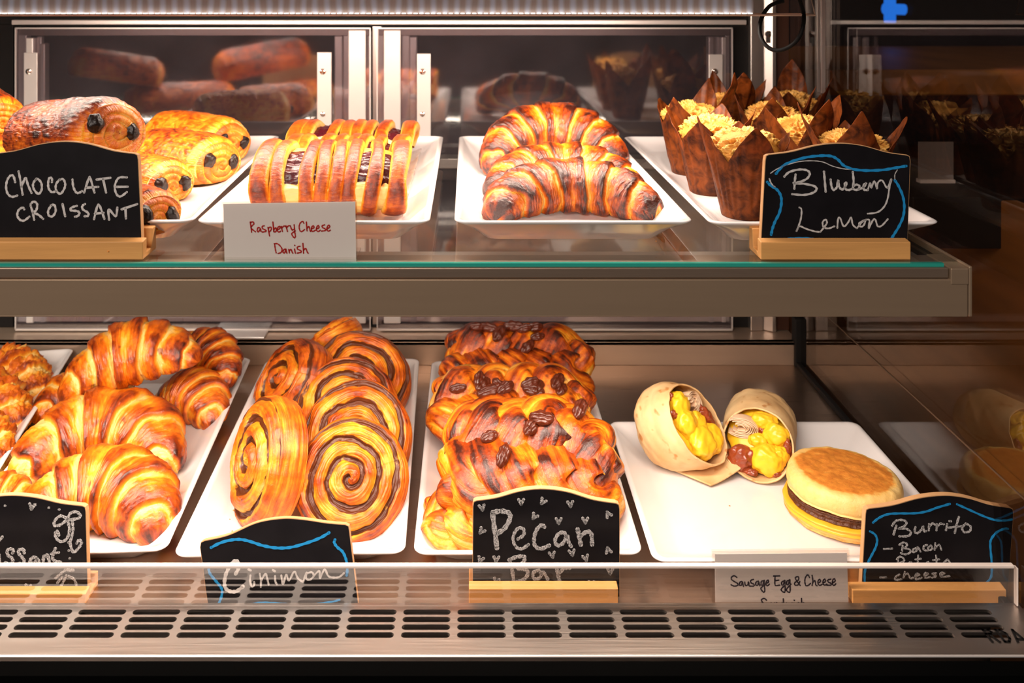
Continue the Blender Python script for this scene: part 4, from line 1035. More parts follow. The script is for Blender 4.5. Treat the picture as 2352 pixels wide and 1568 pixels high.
# ------------------------------------------------------------------ burrito halves and breakfast sandwich
G = 'cut burrito halves on the wide plate'
def burrito(px, d, rot, L, ry, rz, ky, kz, seed, label, bb, fills, name='burrito_half'):
    e = empty('burrito_half', label=label, cat='burrito', group=G)
    nu, nv = 130, 140
    t = np.linspace(0.0, 1, nu)[:, None]; v = np.linspace(0, 2*PI, nv, endpoint=False)[None]
    cv, sv = np.cos(v), np.sin(v)
    g = np.sqrt(np.clip(1-np.clip(1-t/0.42, 0, 1)**2.3, 0.0004, 1))
    lum = fbm(t*2+seed, cv*0.9, sv*0.9, 3); tuck = fbm(t*5+seed, cv*2.2, sv*2.2, 3)
    q = g*(1+0.09*lum*(1-0.6*t)+0.045*tuck*(1-sstep(0, 0.6, t)))*(1-0.05*sstep(0.75, 1.0, t))
    y = ry*q*cv; z = rz*q*sv
    xe = L+ky*y+kz*z+0.0012*noise(cv*4, sv*4, seed)
    x = t*xe
    V = np.stack([x, y, z], -1).reshape(-1, 3)
    me = make_mesh('tortilla', V, grid_faces(nu, nv))
    o = link('tortilla', me, M['tortilla'], e); sm = o.modifiers.new('thickness', 'SOLIDIFY'); sm.thickness = 0.0016; sm.offset = 1
    # packed filling just inside the cut
    for k, (nm, a, b, r, sx, sy, sz, rr) in enumerate(fills):
        yy, zz = a*ry, b*rz; xx = L+ky*yy+kz*zz-0.0042
        if nm == 'turkey':
            mb = []; Fs = []; off = 0
            for j in range(8):          # thin folded slices seen edge on
                nu2, nv2 = 60, 10
                u = np.linspace(-1, 1, nu2)[:, None]; w2 = np.linspace(0, 2*PI, nv2, endpoint=False)[None]
                rho = r*(0.16+0.84*(j+1)/8); an = u*2.2+0.25*math.sin(j*1.7)
                yc = yy+rho*sy*np.cos(an)*1.05-r*0.25+r*0.07*noise(u*1.6, j*2.1, seed); zc = zz+rho*sz*0.62*np.sin(an)+r*0.07*noise(u*1.9, j*1.1, seed+4)
                th_ = r*0.045
                mb.append(np.stack([xx+0.0065*np.cos(w2)+0*u+0.0012*noise(u*2, j, 1.0), yc+th_*np.sin(w2)*np.cos(an), zc+th_*np.sin(w2)*np.sin(an)], -1).reshape(-1, 3))
                Fs.append(grid_faces(nu2, nv2, off=off)); off += nu2*nv2
            m2 = make_mesh('turkey_slices', np.concatenate(mb), np.concatenate(Fs)); link('turkey_slices', m2, M['turkey'], e, None, None)
        else:
            m2 = lump(nm, r, seed*5+k, sx, sy, sz, 0.28 if nm == 'bacon' else 0.16, 1.5, 36, 2)
            link({'egg': 'scrambled_egg', 'bacon': 'bacon'}[nm], m2, M[nm], e, (xx, yy, zz), (R_(rr), 0, 0))
    m2 = lump('filling_core', 1.0, seed, 1, 1, 1, 0.05, 2, 30)
    co = np.empty(len(m2.vertices)*3, np.float32); m2.vertices.foreach_get('co', co); co = co.reshape(-1, 3)*np.array([0.014, ry*0.88, rz*0.88])
    co[:, 0] += L-0.019+ky*co[:, 1]+kz*co[:, 2]; m2.vertices.foreach_set('co', co.astype(np.float32).ravel()); m2.update()
    link('scrambled_egg', m2, M['egg'], e)
    put(e, px, 1000, d, 0, rot); rest(e, TL); return fit(e, *bb)
b1 = burrito(1484, 0.885, (0, -22, -38), 0.060, 0.034, 0.038, 0.10, -0.30, 3, 'left burrito half, propped up with its cut side facing right', (1463, 893, 1668, 1112),
    (('egg', -.15, .50, .0120, .8, 1.0, 1.2, 0), ('egg', -.30, .10, .0120, .8, 1, 1.2, 20), ('egg', -.15, -.40, .015, .8, 1.2, 1.0, 0), ('egg', .28, -.48, .014, .8, 1, 1, 0),
     ('turkey', .38, .42, .0145, 1, .9, 1.2, 0), ('bacon', .55, -.02, .0095, .8, .8, 1.3, 15), ('bacon', -.30, .80, .005, .8, .8, 1, 0), ('egg', .15, .0, .010, .8, 1, 1, 0), ('bacon', .30, -.25, .006, .8, .8, 1, 40), ('bacon', -.55, .45, .004, .8, .8, 1, 0)))
burrito(1752, 0.925, (0, -2, -112), 0.082, 0.0335, 0.0268, 0.0, -0.75, 4, 'right burrito half, lying with its cut side to the front beside the sandwich', (1665, 928, 1826, 1128),
    (('turkey', -.38, .38, .0150, 1, 1.05, 1.0, 0), ('egg', .15, .62, .0105, .8, 1.2, .8, 0), ('egg', .50, .28, .0115, .8, 1.1, 1, 0), ('egg', .26, -.42, .0145, .8, 1.1, 1, 0), ('egg', .60, -.25, .0095, .8, .9, 1, 0),
     ('bacon', -.45, -.50, .0120, .8, 1.1, 1.0, 40), ('bacon', .80, .0, .006, .8, .8, 1.3, 0), ('egg', .0, .05, .009, .8, 1, .8, 0), ('bacon', -.15, -.80, .005, .8, 1.2, .7, 0), ('bacon', .5, -.72, .0045, .8, 1.2, .7, 0), ('bacon', .12, .36, .004, .8, 1.2, .7, 0)))
# loose tortilla flap under the left half
bpy.context.view_layer.update()
A, B, Cc, Dd = [np.array(W(*p)) for p in ((1515, 1100, .860), (1655, 1040, .872), (1702, 1086, .838), (1632, 1112, .824))]
n = 40; u = np.linspace(0, 1, n)[:, None, None]; v = np.linspace(0, 1, n)[None, :, None]
P = (1-u)*(1-v)*A+(1-u)*v*B+u*v*Cc+u*(1-v)*Dd
P[..., 2] = TL+0.0025+0.010*(v[..., 0]**1.5)*np.ones((n, n))+0.0015*np.sin(u[..., 0]*5)*v[..., 0]
mi = np.array(b1.matrix_world.inverted()); P = P.reshape(-1, 3)@mi[:3, :3].T+mi[:3, 3]
o = link('tortilla_flap', make_mesh('tortilla_flap', P, grid_faces(n, n, wrap=False)), M['tortilla'], b1)
sm = o.modifiers.new('thickness', 'SOLIDIFY'); sm.thickness = 0.0014

sw = empty('breakfast_sandwich', label='sausage and cheese sandwich in a toasted English muffin on the wide plate', cat='sandwich')
def disc(name, R, prof, mat, seed, wav=0.02, bakef=None, n=120, c=(0, 0, 0), rot=None):
    v = np.linspace(0, 2*PI, n, endpoint=False)[None]
    p = np.array(catmull(prof, 10)); r = np.clip(p[:, 0:1], 0.004, None); z = p[:, 1:2]
    cv, sv = np.cos(v), np.sin(v)
    q = 1+wav*fbm(cv*1.3+seed, sv*1.3, r*2, 3)
    V = np.stack([R*r*q*cv, R*r*q*sv, z+0.0009*fbm(r*cv*4, r*sv*4, seed, 4)+0*v], -1).reshape(-1, 3)
    bk = (bakef(r, z, cv, sv) if bakef else 0.4+0*r)+0*v
    me = make_mesh(name, V, grid_faces(len(p), n), attrs={'bake': bk}, uv=np.zeros((len(V), 2)))
    return link(name, me, mat, sw, c, rot)
def bk_top(r, z, cv, sv):
    e = 0.86+0.06*fbm(cv*2, sv*2, r*3, 3)
    return 0.14+0.58*sstep(e+0.05, e-0.07, r)*(z > 0.014)+0.10*fbm(r*cv*6, r*sv*6, 1., 4)
disc('muffin_bottom', 0.0505, [(0, 0), (.9, 0), (.985, .003), (1, .006), (.97, .0095), (.88, .011), (0, .011)], M['bun'], 1, 0.03, lambda r, z, c, s: 0.30+0.2*(z < 0.003)+0.12*fbm(c*3, s*3, z*100, 3))
disc('melted_cheese', 0.0515, [(0, .0105), (.93, .0105), (1.0, .0085), (1.03, .0068), (1.02, .0095), (.95, .0140), (0, .0145)], M['cheddar'], 5, 0.05)
disc('sausage_patty', 0.0475, [(0, .0140), (.94, .0140), (1, .0175), (1.0, .0205), (.95, .0235), (0, .0240)], M['patty'], 8, 0.03)
disc('muffin_top', 0.0500, [(0, .0232), (.90, .0225), (.985, .0255), (1.015, .031), (1.0, .037), (.95, .0412), (.86, .0436), (.70, .0445), (.4, .0450), (0, .0452)], M['bun'], 3, 0.02, bk_top, rot=(0, R_(2), 0))
sw.scale = (0.97, 0.97, 0.86); put(sw, 1936, 1150, 0.787, TL, (-2, 0, 0)); fit(sw, 1798, 1048, 2072, 1260)

# ================================================================== signs
class Plane:
    def __init__(s, d0, zb_, tilt): s.d0, s.zb, s.k, s.tilt = d0, zb_, math.tan(R_(tilt)), R_(tilt)
    def hit(s, px, py, off=0.0):
        a, b = (px-PX)/F, (py-PY)/F
        t = (s.d0+s.k*(Z0-s.zb))/(1+b*s.k)
        n = Vector((0, -math.cos(s.tilt), math.sin(s.tilt)))
        return Vector((a*t, t, Z0-b*t))+n*off
def offset_poly(P, o):
    n = len(P); out = []
    for i in range(n):
        a, b = np.array(P[i-1]), np.array(P[(i+1) % n]); t = b-a; l = np.linalg.norm(t)+1e-9
        out.append(np.array(P[i])+np.array([-t[1], t[0]])/l*o)
    return out
def local(e, p): return Vector(p)-e.location
def slab(e, name, pl, outline, front, back, mat):
    V = [local(e, pl.hit(*p, front)) for p in outline]+[local(e, pl.hit(*p, back)) for p in outline]
    n = len(outline)
    Fc = [tuple(range(n)), tuple(range(n, 2*n))[::-1]]+[(i, n+i, n+(i+1) % n, (i+1) % n) for i in range(n)]
    m = MB().add(V, Fc); return m.build(name, mat, e)
def ribbons(e, name, pl, strokes, mat, ox, oy, sc, off=0.0011):
    """hand-drawn lines lying on the sign's face; strokes: (width, [points]) in crop pixels"""
    V, Fc = [], []
    for wd, pts in strokes:
        if len(pts) == 1: pts = [pts[0], (pts[0][0]+wd*0.2, pts[0][1])]
        c = catmull(pts, 7)
        c = [np.array(q)/sc+np.array([ox, oy]) for q in c]; h = wd/sc/2
        L_, R2 = [], []
        m = len(c)
        for i in range(m):
            t = c[min(i+1, m-1)]-c[max(i-1, 0)]; t = t/(np.linalg.norm(t)+1e-9); nn = np.array([-t[1], t[0]])
            hh = h*(0.92+0.16*math.sin(i*1.3+wd))
            L_.append(c[i]+nn*hh); R2.append(c[i]-nn*hh)
        o = len(V)
        V += [local(e, pl.hit(*q, off)) for q in L_]+[local(e, pl.hit(*q, off)) for q in R2]
        Fc += [(o+i, o+i+1, o+m+i+1, o+m+i) for i in range(m-1)]
        for cc, s in ((c[0], -1), (c[-1], 1)):      # round caps
            o = len(V); V.append(local(e, pl.hit(*cc, off)))
            for k in range(13):
                a = 2*PI*k/12; V.append(local(e, pl.hit(*(cc+h*0.95*np.array([math.cos(a), math.sin(a)])), off)))
            Fc += [(o, o+1+k, o+2+k) for k in range(12)]
    me = make_mesh(name, V, Fc, smooth=False)
    o = link(name, me, mat, e)
    s = o.modifiers.new('thickness', 'SOLIDIFY'); s.thickness = 0.00025; s.offset = 0
    return o
def chalkboard(label, d0, zb_, tilt, outline, base=None, n=5, name='chalkboard_sign'):
    """outline: clockwise from top left, in photo pixels; corners given twice are kept sharp"""
    pl = Plane(d0, zb_, tilt)
    cx = sum(p[0] for p in outline)/len(outline)
    e = empty(name, (X_(cx, d0), d0, zb_), label=label, cat='sign')
    slab(e, 'plywood_edge', pl, outline, 0.0004, -0.0050, M['ply_edge'])
    ins = offset_poly(outline, 1.7)
    slab(e, 'blackboard', pl, ins, 0.0009, 0.0002, M['board'])
    if base:
        x0, x1, ytop, fr, bk = base          # pixels of the front block; fr/bk depth of blocks
        d = d0-fr
        h = Z0-(ytop-PY)*d/F-zb_
        m = MB()
        m.prism([(-fr, 0), (0.0105+bk, 0), (0.0105+bk, h*1.25), (0.0105, h*1.25), (0.0085, 0.004), (-0.0015, 0.004), (-0.0015, h), (-fr, h-0.001)], 'x', X_(x0, d)-e.location.x, X_(x1, d)-e.location.x)
        m.build('wooden_base', M['wood'], e, bevel=0.0006)
    return e, pl
def arc(pts, n=6): return [tuple(p) for p in catmull(pts, n)]
Z1, Z2 = ZS, ZD
def top_curve(xl, yl, xp, yp, xr, yr, xrb, yrb, xlb, ylb, rad=10):
    """board outline: gently peaked top between rounded shoulders"""
    L = xl+rad*0.9, yl
    pts = [(xl-0.5, yl+rad+4), (xl+1.5, yl+rad*0.35), (xl+rad*0.8, yl)]
    wl, wr = xp-xl, xr-xp
    crv = catmull([(xl+rad*0.8, yl), (xl+wl*0.34, yl-(yl-yp)*0.25), (xl+wl*0.68, yl-(yl-yp)*0.80), (xp, yp), (xr-wr*0.68, yr-(yr-yp)*0.80), (xr-wr*0.34, yr-(yr-yp)*0.25), (xr-rad*0.8, yr)], 6)
    pts += [tuple(p) for p in crv[1:]]
    pts += [(xr-1.5, yr+rad*0.35), (xr+0.5, yr+rad+4), (xrb, yrb), (xlb, ylb)]
    return pts
# chocolate croissant
e, pl = chalkboard('black chalk sign reading chocolate croissant at the left end of the glass shelf', 0.676, Z1, 6,
    top_curve(-22, 352, 150, 324, 318, 352, 327, 575, -30, 575), (-40, 328, 552, 0.010, 0.008))
s_ = 27
ribbons(e, 'white_lettering', pl, [(s_, q) for q in (
 [(185,545),(165,475),(130,470),(95,520),(80,600),(100,680),(150,715),(210,700)], [(225,420),(245,520),(272,690)], [(258,600),(290,520),(310,500),(335,580),(375,670)],
 [(430,505),(395,560),(400,620),(450,680),(490,640),(490,560),(450,510),(420,520)], [(612,545),(610,500),(580,500),(568,560),(575,620),(610,660),(660,650)],
 [(700,515),(660,570),(660,640),(710,680),(755,620),(765,560),(740,510),(700,520)], [(850,515),(860,600),(890,660),(920,670),(960,650)],
 [(985,665),(1040,500),(1060,510),(1105,665)], [(1010,610),(1150,600)], [(1130,515),(1290,495)], [(1205,510),(1240,665)],
 [(1480,490),(1400,490),(1360,530),(1340,610),(1365,690),(1410,710),(1480,660)], [(1360,600),(1490,598)],
 [(290,860),(270,840),(225,870),(210,930),(240,980),(290,990),(350,945)], [(365,820),(390,900),(405,980)], [(365,800),(400,770),(440,800),(430,870),(390,900),(450,920),(510,970)],
 [(610,810),(570,870),(575,930),(620,940),(655,880),(640,810),(600,815)], [(735,800),(765,940)], [(900,820),(840,840),(830,870),(900,880),(930,900),(915,935),(880,945)],
 [(995,800),(965,820),(970,860),(1030,900),(1030,935),(990,940)], [(1100,975),(1140,820),(1170,830),(1220,970)], [(1110,910),(1210,900)],
 [(1275,980),(1270,860),(1350,940),(1370,840)], [(1420,860),(1600,800)], [(1465,850),(1470,965)])], M['white_ink'], 0, 310, 5.058)
# blueberry lemon
e, pl = chalkboard('black chalk sign with blue border reading blueberry lemon on the glass shelf', 0.676, Z1, 7,
    top_curve(1757, 354, 1930, 328, 2090, 355, 2083, 575, 1746, 575), (1748, 2092, 553, 0.010, 0.008))
ribbons(e, 'blue_border', pl, [(33, [(320,410),(400,320),(520,260),(680,215),(850,195),(980,200),(1060,240),(1130,310),(1240,355),(1400,372),(1600,365),(1750,340),(1880,318)]),
 (33, [(215,510),(260,555),(330,600),(375,670),(385,760),(360,880),(310,980),(280,1060),(262,1140)]), (31, [(1745,490),(1790,560),(1840,680),(1858,800),(1845,920),(1800,1030),(1740,1130),(1700,1190)]),
 (22, [(430,1190),(560,1182),(700,1182),(800,1195)]), (18, [(1600,1195),(1720,1187)])], M['blue_ink'], 1720, 320, 5.2275)
ribbons(e, 'white_lettering', pl, [(11, [(255,405),(330,355),(450,305),(600,265),(750,255),(880,270),(1000,320),(1120,350),(1230,360)]), (17, [(240,470),(265,530),(310,575)]), (9, [(1775,365),(1745,420),(1745,480)])]+
 [(27, q) for q in ([(420,445),(480,390),(600,360),(690,370),(725,410),(690,470),(600,510),(530,520)], [(555,420),(545,500),(540,590)], [(540,530),(650,530),(780,560),(805,600),(760,640),(650,665),(515,655)],
 [(895,385),(905,500),(915,625)], [(975,480),(985,560),(1010,605),(1050,570),(1065,490),(1075,560),(1110,600),(1150,570)], [(1150,570),(1165,520),(1145,530),(1150,590),(1190,605),(1240,590)],
 [(1240,390),(1250,500),(1245,590),(1300,600),(1320,560),(1280,540),(1250,560)], [(1310,600),(1370,570),(1400,525),(1370,550),(1375,600),(1420,605)])]+
 [(20, q) for q in ([(1420,605),(1450,520),(1460,580),(1500,500),(1530,590),(1540,520),(1590,490),(1640,570),(1660,580)], [(1660,580),(1705,470),(1680,570),(1660,700),(1620,800),(1540,870),(1420,890)],
 [(600,815),(625,840),(620,940),(590,1040),(565,1100)], [(565,1100),(600,1040),(680,1070),(780,1100),(850,1108)], [(850,1108),(890,1060),(930,1000),(915,960),(880,990),(890,1050),(950,1065),(1020,1040)],
 [(1055,1060),(1065,950),(1090,945),(1130,1040),(1180,1000),(1220,935),(1240,1020),(1290,1065)], [(1290,1065),(1340,1000),(1390,970),(1370,1030),(1330,1045),(1320,1000),(1400,960)],
 [(1400,960),(1440,970),(1430,1065),(1480,970),(1510,960),(1540,1040),(1590,1030),(1660,955)])], M['white_ink'], 1720, 320, 5.2275)
# lower left, cut off
e, pl = chalkboard('black chalk sign cut by the left edge, ending in -ssant with a drawn bow', 0.689, Z2, 9,
    top_curve(-140, 1160, 28, 1136, 198, 1160, 203, 1382, -145, 1382), (-150, 197, 1361, 0.0095, 0.003))
def heart(x, y, r=34, a=0):
    c_, s2 = math.cos(R_(a)), math.sin(R_(a)); tr = lambda p: (x+p[0]*c_-p[1]*s2, y+p[0]*s2+p[1]*c_)
    return [(r*0.85, [tr((-r*0.72, -r*0.62)), tr((-r*0.30, r*0.05)), tr((0, r*0.75))]), (r*0.85, [tr((r*0.72, -r*0.62)), tr((r*0.30, r*0.05)), tr((0, r*0.75))]), (r*0.8, [tr((0, r*0.05)), tr((0, r*0.55))])]
st = [(30, [(0,820),(10,930)]), (32, [(0,645),(40,600)])]+[(40, q) for q in ([(165,800),(175,770),(140,750),(100,770),(110,830),(160,870),(165,920),(120,940),(75,920)], [(310,800),(300,760),(250,760),(240,800),(280,850),(310,900),(290,935),(245,930)],
  [(470,890),(440,850),(390,880),(385,920),(440,920),(470,870),(500,935)], [(545,930),(550,850),(570,840),(600,830),(625,930)], [(695,745),(660,850),(690,900),(760,915)])]
st += [(30, [(640,810),(740,795)])]+[(36, q) for q in ([(850,380),(760,340),(690,400),(685,460),(760,450),(850,380)], [(850,380),(880,310),(950,290),(1005,330),(980,370),(870,390)],
  [(855,420),(870,520),(840,620),(770,660),(710,620),(695,560),(720,530),(740,580)], [(905,410),(915,500),(900,600),(880,680),(920,790),(990,730),(1020,670),(990,640),(960,680)])]
st += heart(405, 225, 46, 10)+heart(355, 1225, 42, 10)+[(28, [p]) for p in ((68,215),(612,240),(740,262),(860,770),(872,868),(100,1250),(530,1240),(855,670))]
st += [(32, q) for q in ([(820,1010),(760,1060),(700,1110)], [(820,1010),(920,1015)], [(830,1080),(800,1150),(740,1260)], [(860,1090),(930,1130),(960,1220),(940,1260)], [(780,1100),(720,1170)])]
ribbons(e, 'chalk_lettering', pl, st, M['chalk'], 0, 1120, 5.41)
# cinnamon
e, pl = chalkboard('black chalk sign with a blue border reading cinimon, leaning without a base', 0.680, Z2, 16,
    top_curve(460, 1240, 650, 1189, 803, 1203, 823, 1386, 478, 1389, 12))
ribbons(e, 'blue_border', pl, [(40, [(270,505),(400,440),(550,402),(680,398),(800,425),(950,475),(1100,505),(1250,512),(1400,490),(1600,430),(1750,370),(1860,305)]),
 (38, [(1940,400),(1930,440),(1970,500),(2040,560),(2080,640),(2100,720),(2105,800),(2098,880)]), (36, [(235,780),(250,850),(310,930),(370,1000),(415,1070),(410,1160),(370,1270)]),
 (26, [(800,1270),(940,1248),(1100,1252),(1300,1267)]), (26, [(1700,1265),(1900,1235),(2000,1210)])], M['blue_ink'], 440, 1170, 5.88)
ribbons(e, 'white_lettering', pl, [(50, [(600,860),(640,780),(630,700),(580,690),(520,760),(470,860),(450,980),(470,1060),(540,1100),(620,1090),(700,1030)])]+[(26, q) for q in (
 [(800,880),(795,970),(820,1030),(850,1010),(850,970)], [(770,800),(805,815)], [(925,860),(940,940),(940,1035)], [(940,960),(1000,860),(1025,920),(1045,1005)], [(1130,890),(1135,960),(1155,1000)], [(1100,810),(1130,825)],
 [(1215,880),(1240,1000),(1280,870),(1320,950),(1390,830),(1440,920),(1510,970)], [(1510,970),(1540,880),(1560,840),(1550,920),(1600,940),(1650,890),(1630,840),(1570,850)],
 [(1650,890),(1730,820),(1735,920),(1800,800),(1850,890),(1930,910),(2000,900),(2060,850)])], M['white_ink'], 440, 1170, 5.88)
# pecan bar
e, pl = chalkboard('black chalk sign with small hearts reading pecan bar in front of the pecan braids', 0.689, Z2, 5,
    top_curve(1086, 1148, 1245, 1121, 1423, 1154, 1423, 1382, 1085, 1380), (1077, 1420, 1349, 0.0095, 0.003))
st = [(62, [(385,360),(410,560),(440,790)]), (60, [(390,350),(500,335),(590,360),(600,430),(540,540),(450,610)])]+[(40, [(700,680),(770,630),(770,560),(710,545),(660,600),(640,690),(680,780),(750,800),(830,750)]),
 (48, [(1030,530),(990,510),(930,570),(900,670),(910,760),(980,800),(1090,760)]), (45, [(1300,650),(1270,600),(1200,620),(1160,700),(1190,760),(1260,730),(1310,640),(1330,720),(1360,770)]),
 (55, [(1440,560),(1460,650),(1480,750)]), (52, [(1480,640),(1560,590),(1610,620),(1620,750)]), (48, [(600,950),(630,1080),(650,1240)]),
 (46, [(590,940),(690,900),(780,900),(770,960),(700,1040),(800,1060),(820,1120),(760,1190),(650,1220)]), (42, [(990,1120),(960,1070),(890,1100),(900,1170),(970,1160),(1010,1090),(1070,1180)]),
 (48, [(1180,1040),(1200,1130),(1220,1220)]), (40, [(1200,1120),(1270,1050),(1345,1042)])]
for x, y, a in ((255,290,-12),(740,218,0),(1010,215,35),(1350,245,-5),(905,400,35),(1205,455,0),(1535,450,0),(1820,375,150),(250,580,40),(1125,875,-10),(1370,850,-10),(1540,915,-15),(1820,820,165),(235,935,20),(430,930,5),(430,1200,20),(1385,1265,0),(1610,1235,0),(1845,1080,0),(1840,1300,90)):
    st += heart(x, y, 44, a)
ribbons(e, 'chalk_lettering', pl, st, M['chalk'], 1060, 1110, 5.408)
# burrito
e, pl = chalkboard('black chalk sign with blue border listing burrito fillings on the lower deck', 0.690, Z2, 6,
    top_curve(1987, 1166, 2170, 1136, 2327, 1164, 2312, 1384, 1976, 1384), (1958, 2312, 1352, 0.0100, 0.003))
ribbons(e, 'blue_border', pl, [(28, q) for q in ([(365,390),(440,330),(560,280),(720,270),(900,268),(1060,245),(1200,195),(1370,145)], [(1465,150),(1600,210),(1800,300),(1960,355),(2080,362),(2180,350)],
 [(325,505),(390,545),(418,620),(400,710),(350,810),(300,910),(260,1020),(255,1130),(262,1260)], [(2130,470),(2080,470),(1980,520),(1910,610),(1900,700),(1915,880),(1920,1000),(1900,1120),(1800,1220)])], M['blue_ink'], 1940, 1130, 5.709)
ribbons(e, 'chalk_lettering', pl, [(28, q) for q in ([(615,430),(660,370),(740,355),(800,380),(780,430),(700,470)], [(670,430),(650,490),(635,545)], [(700,470),(800,470),(860,520),(820,565),(710,570)],
 [(920,450),(910,510),(950,525),(1000,480),(1020,440),(1030,500),(1060,500)], [(1100,410),(1095,490)], [(1095,450),(1140,400),(1175,415)], [(1200,410),(1195,490)], [(1200,450),(1240,405),(1290,410)], [(1335,410),(1320,490)], [(1365,370),(1385,372)],
 [(1490,315),(1460,410),(1435,525)], [(1355,455),(1530,435)], [(1570,410),(1530,460),(1560,515),(1630,500),(1640,440),(1580,400)])]+[(24, q) for q in ([(505,735),(615,728)],
 [(710,680),(760,650),(810,670),(790,710),(750,720)], [(750,690),(745,760)], [(760,720),(840,740),(850,780),(790,805),(730,790)], [(940,720),(890,740),(885,775),(930,760),(950,710),(985,770)], [(1070,680),(1030,700),(1030,745),(1080,755)],
 [(1120,690),(1085,720),(1100,750),(1140,730),(1125,690)], [(1180,660),(1170,745)], [(1180,720),(1230,680),(1260,745)], [(690,850),(690,970)], [(675,870),(720,835),(770,865),(760,900),(700,920)], [(860,905),(820,930),(850,965),(880,930),(860,905)],
 [(955,820),(945,970)], [(920,872),(990,862)], [(1090,905),(1050,930),(1060,960),(1100,920),(1110,965)], [(1190,820),(1200,965)], [(1150,880),(1230,870)], [(1340,870),(1290,920),(1340,960),(1370,920),(1340,870)],
 [(460,1108),(535,1105)], [(710,1070),(660,1100),(660,1140),(735,1130)], [(780,1035),(765,1110)], [(770,1080),(820,1060),(850,1115),(890,1110)], [(920,1100),(970,1070),(930,1060),(925,1130),(1000,1110)],
 [(1040,1095),(1085,1060),(1045,1050),(1045,1110),(1110,1100)], [(1190,1050),(1140,1060),(1190,1090),(1140,1110)], [(1250,1080),(1300,1050),(1255,1045),(1255,1095),(1365,1090)],
 [(800,1212),(730,1215),(735,1300),(800,1300)], [(735,1255),(780,1255)], [(890,1242),(860,1250),(860,1285),(890,1285),(895,1245),(890,1330)], [(1000,1228),(960,1240),(960,1280),(995,1280),(1000,1235),(1000,1330)], [(1100,1215),(1060,1235),(1100,1265),(1060,1290)])], M['chalk'], 1940, 1130, 5.709)

# ------------------------------------------------------------------ printed cards in clear holders
def card_sign(label, d0, zb_, tilt, paper, holder, words_, mat, ox, oy, sc, wd, foot):
    pl = Plane(d0, zb_, tilt)
    e = empty('card_sign', (X_((paper[0][0]+paper[1][0])/2, d0), d0, zb_), label=label, cat='sign')
    slab(e, 'card', pl, paper, 0.0002, -0.0003, M['paper'])
    slab(e, 'clear_holder', pl, holder, 0.0016, 0.0007, M['acrylic'])
    slab(e, 'holder_back', pl, holder, -0.0007, -0.0016, M['acrylic'])
    x0, x1 = X_(holder[0][0], d0)-e.location.x, X_(holder[1][0], d0)-e.location.x
    MB().box(x0, x1, -0.001, 0.024, 0.0, 0.0016).build('holder_foot', M['acrylic'], e)
    ribbons(e, 'printed_words', pl, [(wd, q) for q in words_], mat, ox, oy, sc, 0.0004)
    return e
card_sign('white printed card reading raspberry cheese danish, in red, on the glass shelf', 0.668, Z1, 3, [(513, 468), (816, 463), (818, 605), (516, 605)], [(508, 464), (820, 459), (820, 606), (512, 606)],
 ([(520,410),(540,570)], [(520,420),(560,408),(575,440),(530,500),(600,565)], [(670,505),(640,500),(630,550),(650,565),(680,520),(690,560)], [(740,470),(710,480),(715,515),(765,540),(765,560),(710,570)],
 [(800,495),(825,630)], [(805,510),(840,490),(855,520),(830,560),(815,565)], [(878,410),(893,565)], [(893,540),(920,500),(935,530),(920,565),(893,565)], [(950,535),(990,510),(985,480),(955,500),(950,550),(975,570),(1000,555)],
 [(1010,480),(1030,560)], [(1020,510),(1050,475),(1075,480)], [(1085,470),(1110,560)], [(1095,505),(1125,470),(1155,475)], [(1155,470),(1180,535),(1200,530)], [(1215,455),(1225,560),(1235,640),(1215,660),(1185,620),(1180,590),(1235,550)],
 [(1370,430),(1350,400),(1310,430),(1295,490),(1310,550),(1340,560),(1380,530)], [(1410,410),(1420,550)], [(1418,520),(1450,480),(1470,550),(1480,560)], [(1490,520),(1530,500),(1520,470),(1495,490),(1490,540),(1515,560),(1550,540)],
 [(1570,520),(1610,500),(1600,465),(1575,490),(1570,540),(1600,560),(1630,540)], [(1700,455),(1660,470),(1670,500),(1710,520),(1710,545),(1650,555)], [(1740,520),(1780,490),(1770,460),(1745,480),(1735,530),(1760,555),(1790,540)],
 [(905,760),(915,830),(930,900)], [(900,755),(960,760),(1020,830),(1010,890),(960,910)], [(1085,840),(1050,850),(1040,890),(1065,900),(1085,850),(1100,905)], [(1130,845),(1140,900)], [(1140,870),(1165,845),(1185,890),(1195,905)],
 [(1222,840),(1235,905)], [(1224,781)], [(1310,795),(1270,805),(1270,840),(1320,865),(1325,890),(1265,905)], [(1355,750),(1365,905)], [(1365,860),(1400,830),(1425,890),(1440,905)]), M['red_ink'], 500, 450, 6.918, 21, 0)
